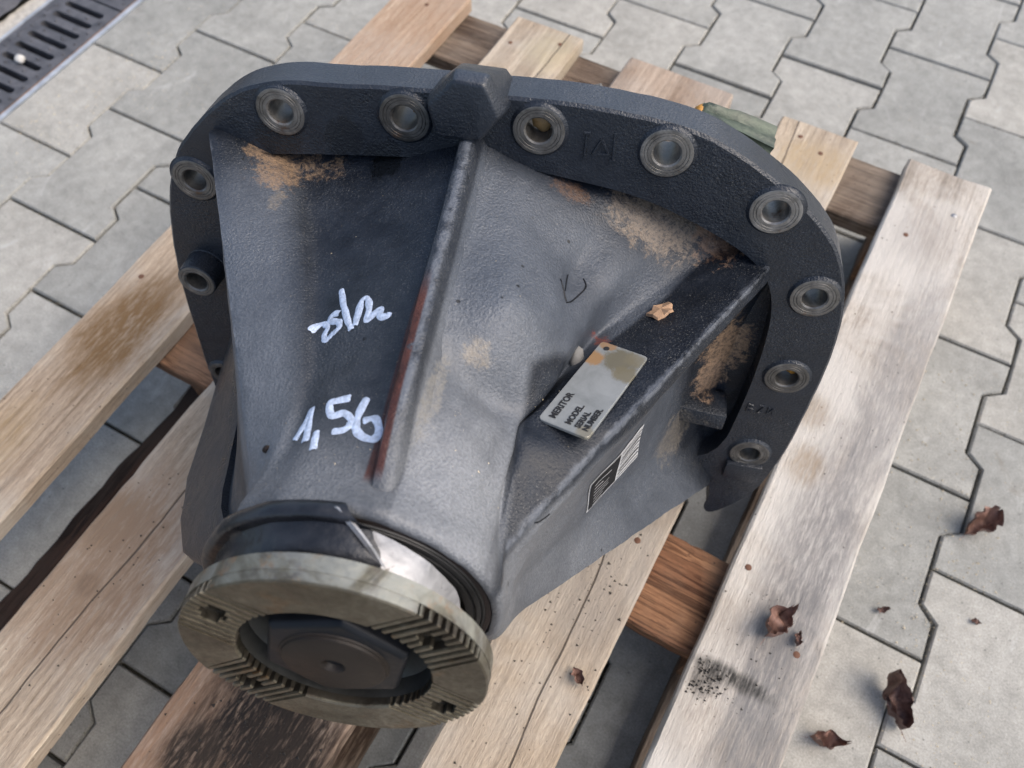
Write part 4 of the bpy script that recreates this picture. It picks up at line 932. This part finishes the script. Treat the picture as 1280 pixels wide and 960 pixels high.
def pebble(name, r, seed, sq=(1, 1, .6)):
    bm = bmesh.new(); bmesh.ops.create_icosphere(bm, subdivisions=2, radius=1)
    for v in bm.verts:
        d = 1 + .35 * noise.noise(v.co * 1.3 + Vector((seed, 0, 0))); v.co = Vector((v.co.x * sq[0], v.co.y * sq[1], v.co.z * sq[2])) * r * d
    me = bpy.data.meshes.new(name); bm.to_mesh(me); bm.free(); me.shade_smooth(); return me
o = obj('pebble', pebble('pebble', .0085, 3, (1, .9, .65)), M['stone'], None, (-1.398, -.788, .0045)); tag(o, 'pale round pebble caught in the drain slot', 'pebble')
# bark chip and clay lumps on the casting
M2W = carrier.matrix_world @ Matrix.Translation(DOFF)
def on_cast(p, d):
    h_ = bvh.ray_cast(Vector(p) + Vector(d) * .1, -Vector(d)); q = h_[0] if h_[0] is not None else Vector(p); return M2W @ (q * S), (M2W.to_3x3() @ (h_[1] if h_[1] is not None else Vector(d)))
def flake(name, r, seed):
    rnd = random.Random(seed); n = 14; rr = [r * rnd.uniform(.65, 1.1) for _ in range(n)]; V = []
    for z, k in ((-.0008, 1), (.0010, .93)): V += [(rr[i] * k * math.cos(6.283 * i / n), rr[i] * .8 * k * math.sin(6.283 * i / n), z + .0012 * math.sin(i * 1.9)) for i in range(n)]
    V.append((0, 0, .0016)); F = [(i, (i + 1) % n, n + (i + 1) % n, n + i) for i in range(n)] + [(n + i, n + (i + 1) % n, 2 * n) for i in range(n)] + [tuple(range(n - 1, -1, -1))]
    return mesh(name, V, F, 25)
def chip(name, p, r, mat, seed, label, cat, sq=(1, .75, .25), d=(0, .9, .43)):
    q, nm = on_cast(p, d)
    if nm.z < 0: nm = -nm
    o = obj(name, flake(name, r, seed) if name == 'bark_chip' else pebble(name, r, seed, sq), mat); o.location = q + nm * (.0012 if name == 'bark_chip' else r * sq[2] * .7); o.rotation_euler = (nm.to_track_quat('Z', 'X') @ Matrix.Rotation(seed, 3, 'Z').to_quaternion()).to_euler(); return tag(o, label, cat)
chip('bark_chip', (.164, .03, .048), .0105, M['chip'], 11, 'tan bark chip lying on the black land above the nameplate', 'chip', (1, .7, .22))
chip('clay_lump', (.104, .026, .107), .0075, M['clay'], 5, 'grey clay lump at the edge above the nameplate', 'lump', (1.2, .7, .5))
chip('soil_grain', (-.072, .047, .247), .0022, M['rust'], 8, 'dark brown grain left below the number on the casting', 'grain', (.7, 1.4, .6))
# crumbs: dirt on the boards, sawdust grains on the pavers and the casting
def crumbs(name, spots, mat, label, cat, seed):
    rnd = random.Random(seed); V, F = [], []
    tet = [(1, 0, -.3), (-.5, .87, -.3), (-.5, -.87, -.3), (.1, .1, .8)]
    for (cx_, cy_, cz_, sx, sy, n, r0, r1) in spots:
        for _ in range(n):
            x = cx_ + rnd.gauss(0, 1) * sx; y = cy_ + rnd.gauss(0, 1) * sy; r = r0 + (r1 - r0) * rnd.random() ** 3; a = rnd.uniform(0, 6.3); b = len(V)
            if callable(cz_):
                z = cz_(x, y)
                if z is None: continue
            else: z = cz_
            for (tx_, ty_, tz_) in tet: V.append((x + r * (tx_ * math.cos(a) - ty_ * math.sin(a)), y + r * (tx_ * math.sin(a) + ty_ * math.cos(a)) * rnd.uniform(.6, 1), z + r * .3 + r * tz_ * .7))
            F += [(b, b + 2, b + 1), (b, b + 1, b + 3), (b + 1, b + 2, b + 3), (b + 2, b, b + 3)]
    return tag(obj(name, mesh(name, V, F), mat), label, cat, kind='stuff')
def on_deck(x, y):
    for (a, b) in ((-.8511, -.7542), (-.6796, -.5808), (-.5127, -.3674), (-.3022, -.2056), (-.1436, -.0462)):
        if a + .003 < x < b - .003: return PH
    return None
def on_ground(x, y): return 0.0 if x > -.04 or (-1.32 < x < -.86) or y > -.48 else None
crumbs('dirt_crumbs', [(-.125, -1.158, on_deck, .010, .010, 190, .0004, .0020), (-.10, -1.12, on_deck, .02, .04, 70, .0004, .0016), (-.245, -1.20, on_deck, .03, .08, 150, .0004, .0018), (-.245, -1.12, on_deck, .025, .05, 90, .0004, .0022),
                       (-.44, -1.39, on_deck, .03, .03, 180, .0005, .0025), (-.64, -1.30, on_deck, .03, .10, 130, .0003, .0015), (-.1, -.85, on_deck, .03, .2, 60, .0003, .0012)], M['crumb'], 'black dirt crumbs scattered on the pallet boards', 'dirt', 5)
crumbs('paver_grit', [(.06, -.95, on_ground, .08, .12, 110, .0003, .0016), (-.2, -.2, on_ground, .3, .15, 120, .0003, .0012), (-1.05, -.75, on_ground, .15, .2, 120, .0003, .0012)], M['crumb'], 'dark grit scattered on the pavers', 'grit', 6)
crumbs('saw_dust', [(.09, -.93, on_ground, .02, .05, 500, .0005, .0017), (.05, -.75, on_ground, .06, .12, 380, .0005, .0017), (-1.15, -.70, on_ground, .04, .06, 700, .0005, .0016), (-1.02, -.60, on_ground, .10, .10, 450, .0005, .0016), (-1.25, -.85, on_ground, .04, .10, 380, .0005, .0016), (.12, -1.06, on_ground, .03, .06, 380, .0005, .0018), (.02, -.35, on_ground, .12, .12, 260, .0005, .0014)], M['dust'], 'yellowish sawdust scattered on the pavers', 'sawdust', 7)

def casting_grains():
    rnd = random.Random(21); V, F = [], []
    spots = [(75, 25, .245, .03, 150), (112, 14, .225, .04, 110), (140, 12, .10, .08, 60), (24, 4, .19, .03, 60), (50, 18, .12, .06, 60)]
    for (t0, ts, w0, wsd, n) in spots:
        for _ in range(n):
            q, nm = surf(t0 + rnd.gauss(0, 1) * ts, min(.292, w0 + rnd.gauss(0, 1) * wsd)); r = .0004 + .0013 * rnd.random() ** 4; b = len(V)
            for _k in range(4): V.append(M2W @ ((q + nm * r * .6 + Vector((rnd.uniform(-1, 1), rnd.uniform(-1, 1), rnd.uniform(-1, 1))).normalized() * r) * S))
            F += [(b, b + 2, b + 1), (b, b + 1, b + 3), (b + 1, b + 2, b + 3), (b + 2, b, b + 3)]
    return V, F
V, F = casting_grains()
tag(obj('sand_grains', mesh('sand_grains', V, F), M['dust']), 'pale sand grains sprinkled over the dark casting', 'sand', kind='stuff')

# soil and grit worked into the joints between the pavers
def joint_grit():
    rnd = random.Random(33); V, F = [], []; rt = paver_outline()[:6]
    for c in range(-9, 4):
        for k in range(-17, 2):
            y = k * PL + (PL / 2 if c % 2 else 0) + PL / 2; x = c * PW
            if y < -1.6 or y > -.05: continue
            segs = [(rt[i], rt[i + 1]) for i in range(5)] + [((-PW / 2 + .008, -PL / 2), (PW / 2 - .008, -PL / 2))]
            for (p, q) in segs:
                L_ = math.hypot(q[0] - p[0], q[1] - p[1]); dens = max(0, noise.noise(Vector((x * 3, y * 3, 2))) + .45)
                for _ in range(int(L_ * 900 * dens)):
                    t_ = rnd.random(); px = x + p[0] + (q[0] - p[0]) * t_ + G + rnd.gauss(0, .0016); py = y + p[1] + (q[1] - p[1]) * t_ + rnd.gauss(0, .0016); r = .0004 + .0011 * rnd.random() ** 2; b = len(V); z = -.0035 + rnd.random() * .003; a = rnd.uniform(0, 6.3)
                    for (tx_, ty_, tz_) in ((1, 0, -.3), (-.5, .87, -.3), (-.5, -.87, -.3), (.1, .1, .8)): V.append((px + r * (tx_ * math.cos(a) - ty_ * math.sin(a)), py + r * (tx_ * math.sin(a) + ty_ * math.cos(a)), z + r * tz_))
                    F += [(b, b + 2, b + 1), (b, b + 1, b + 3), (b + 1, b + 2, b + 3), (b + 2, b, b + 3)]
    return V, F
V, F = joint_grit()
tag(obj('joint_grit', mesh('joint_grit', V, F), mat_flat('joint_soil', (.16, .14, .105), .95, 0, 0, 0, .5, 300)), 'brown soil and grit lodged in the joints between pavers', 'grit', kind='stuff')
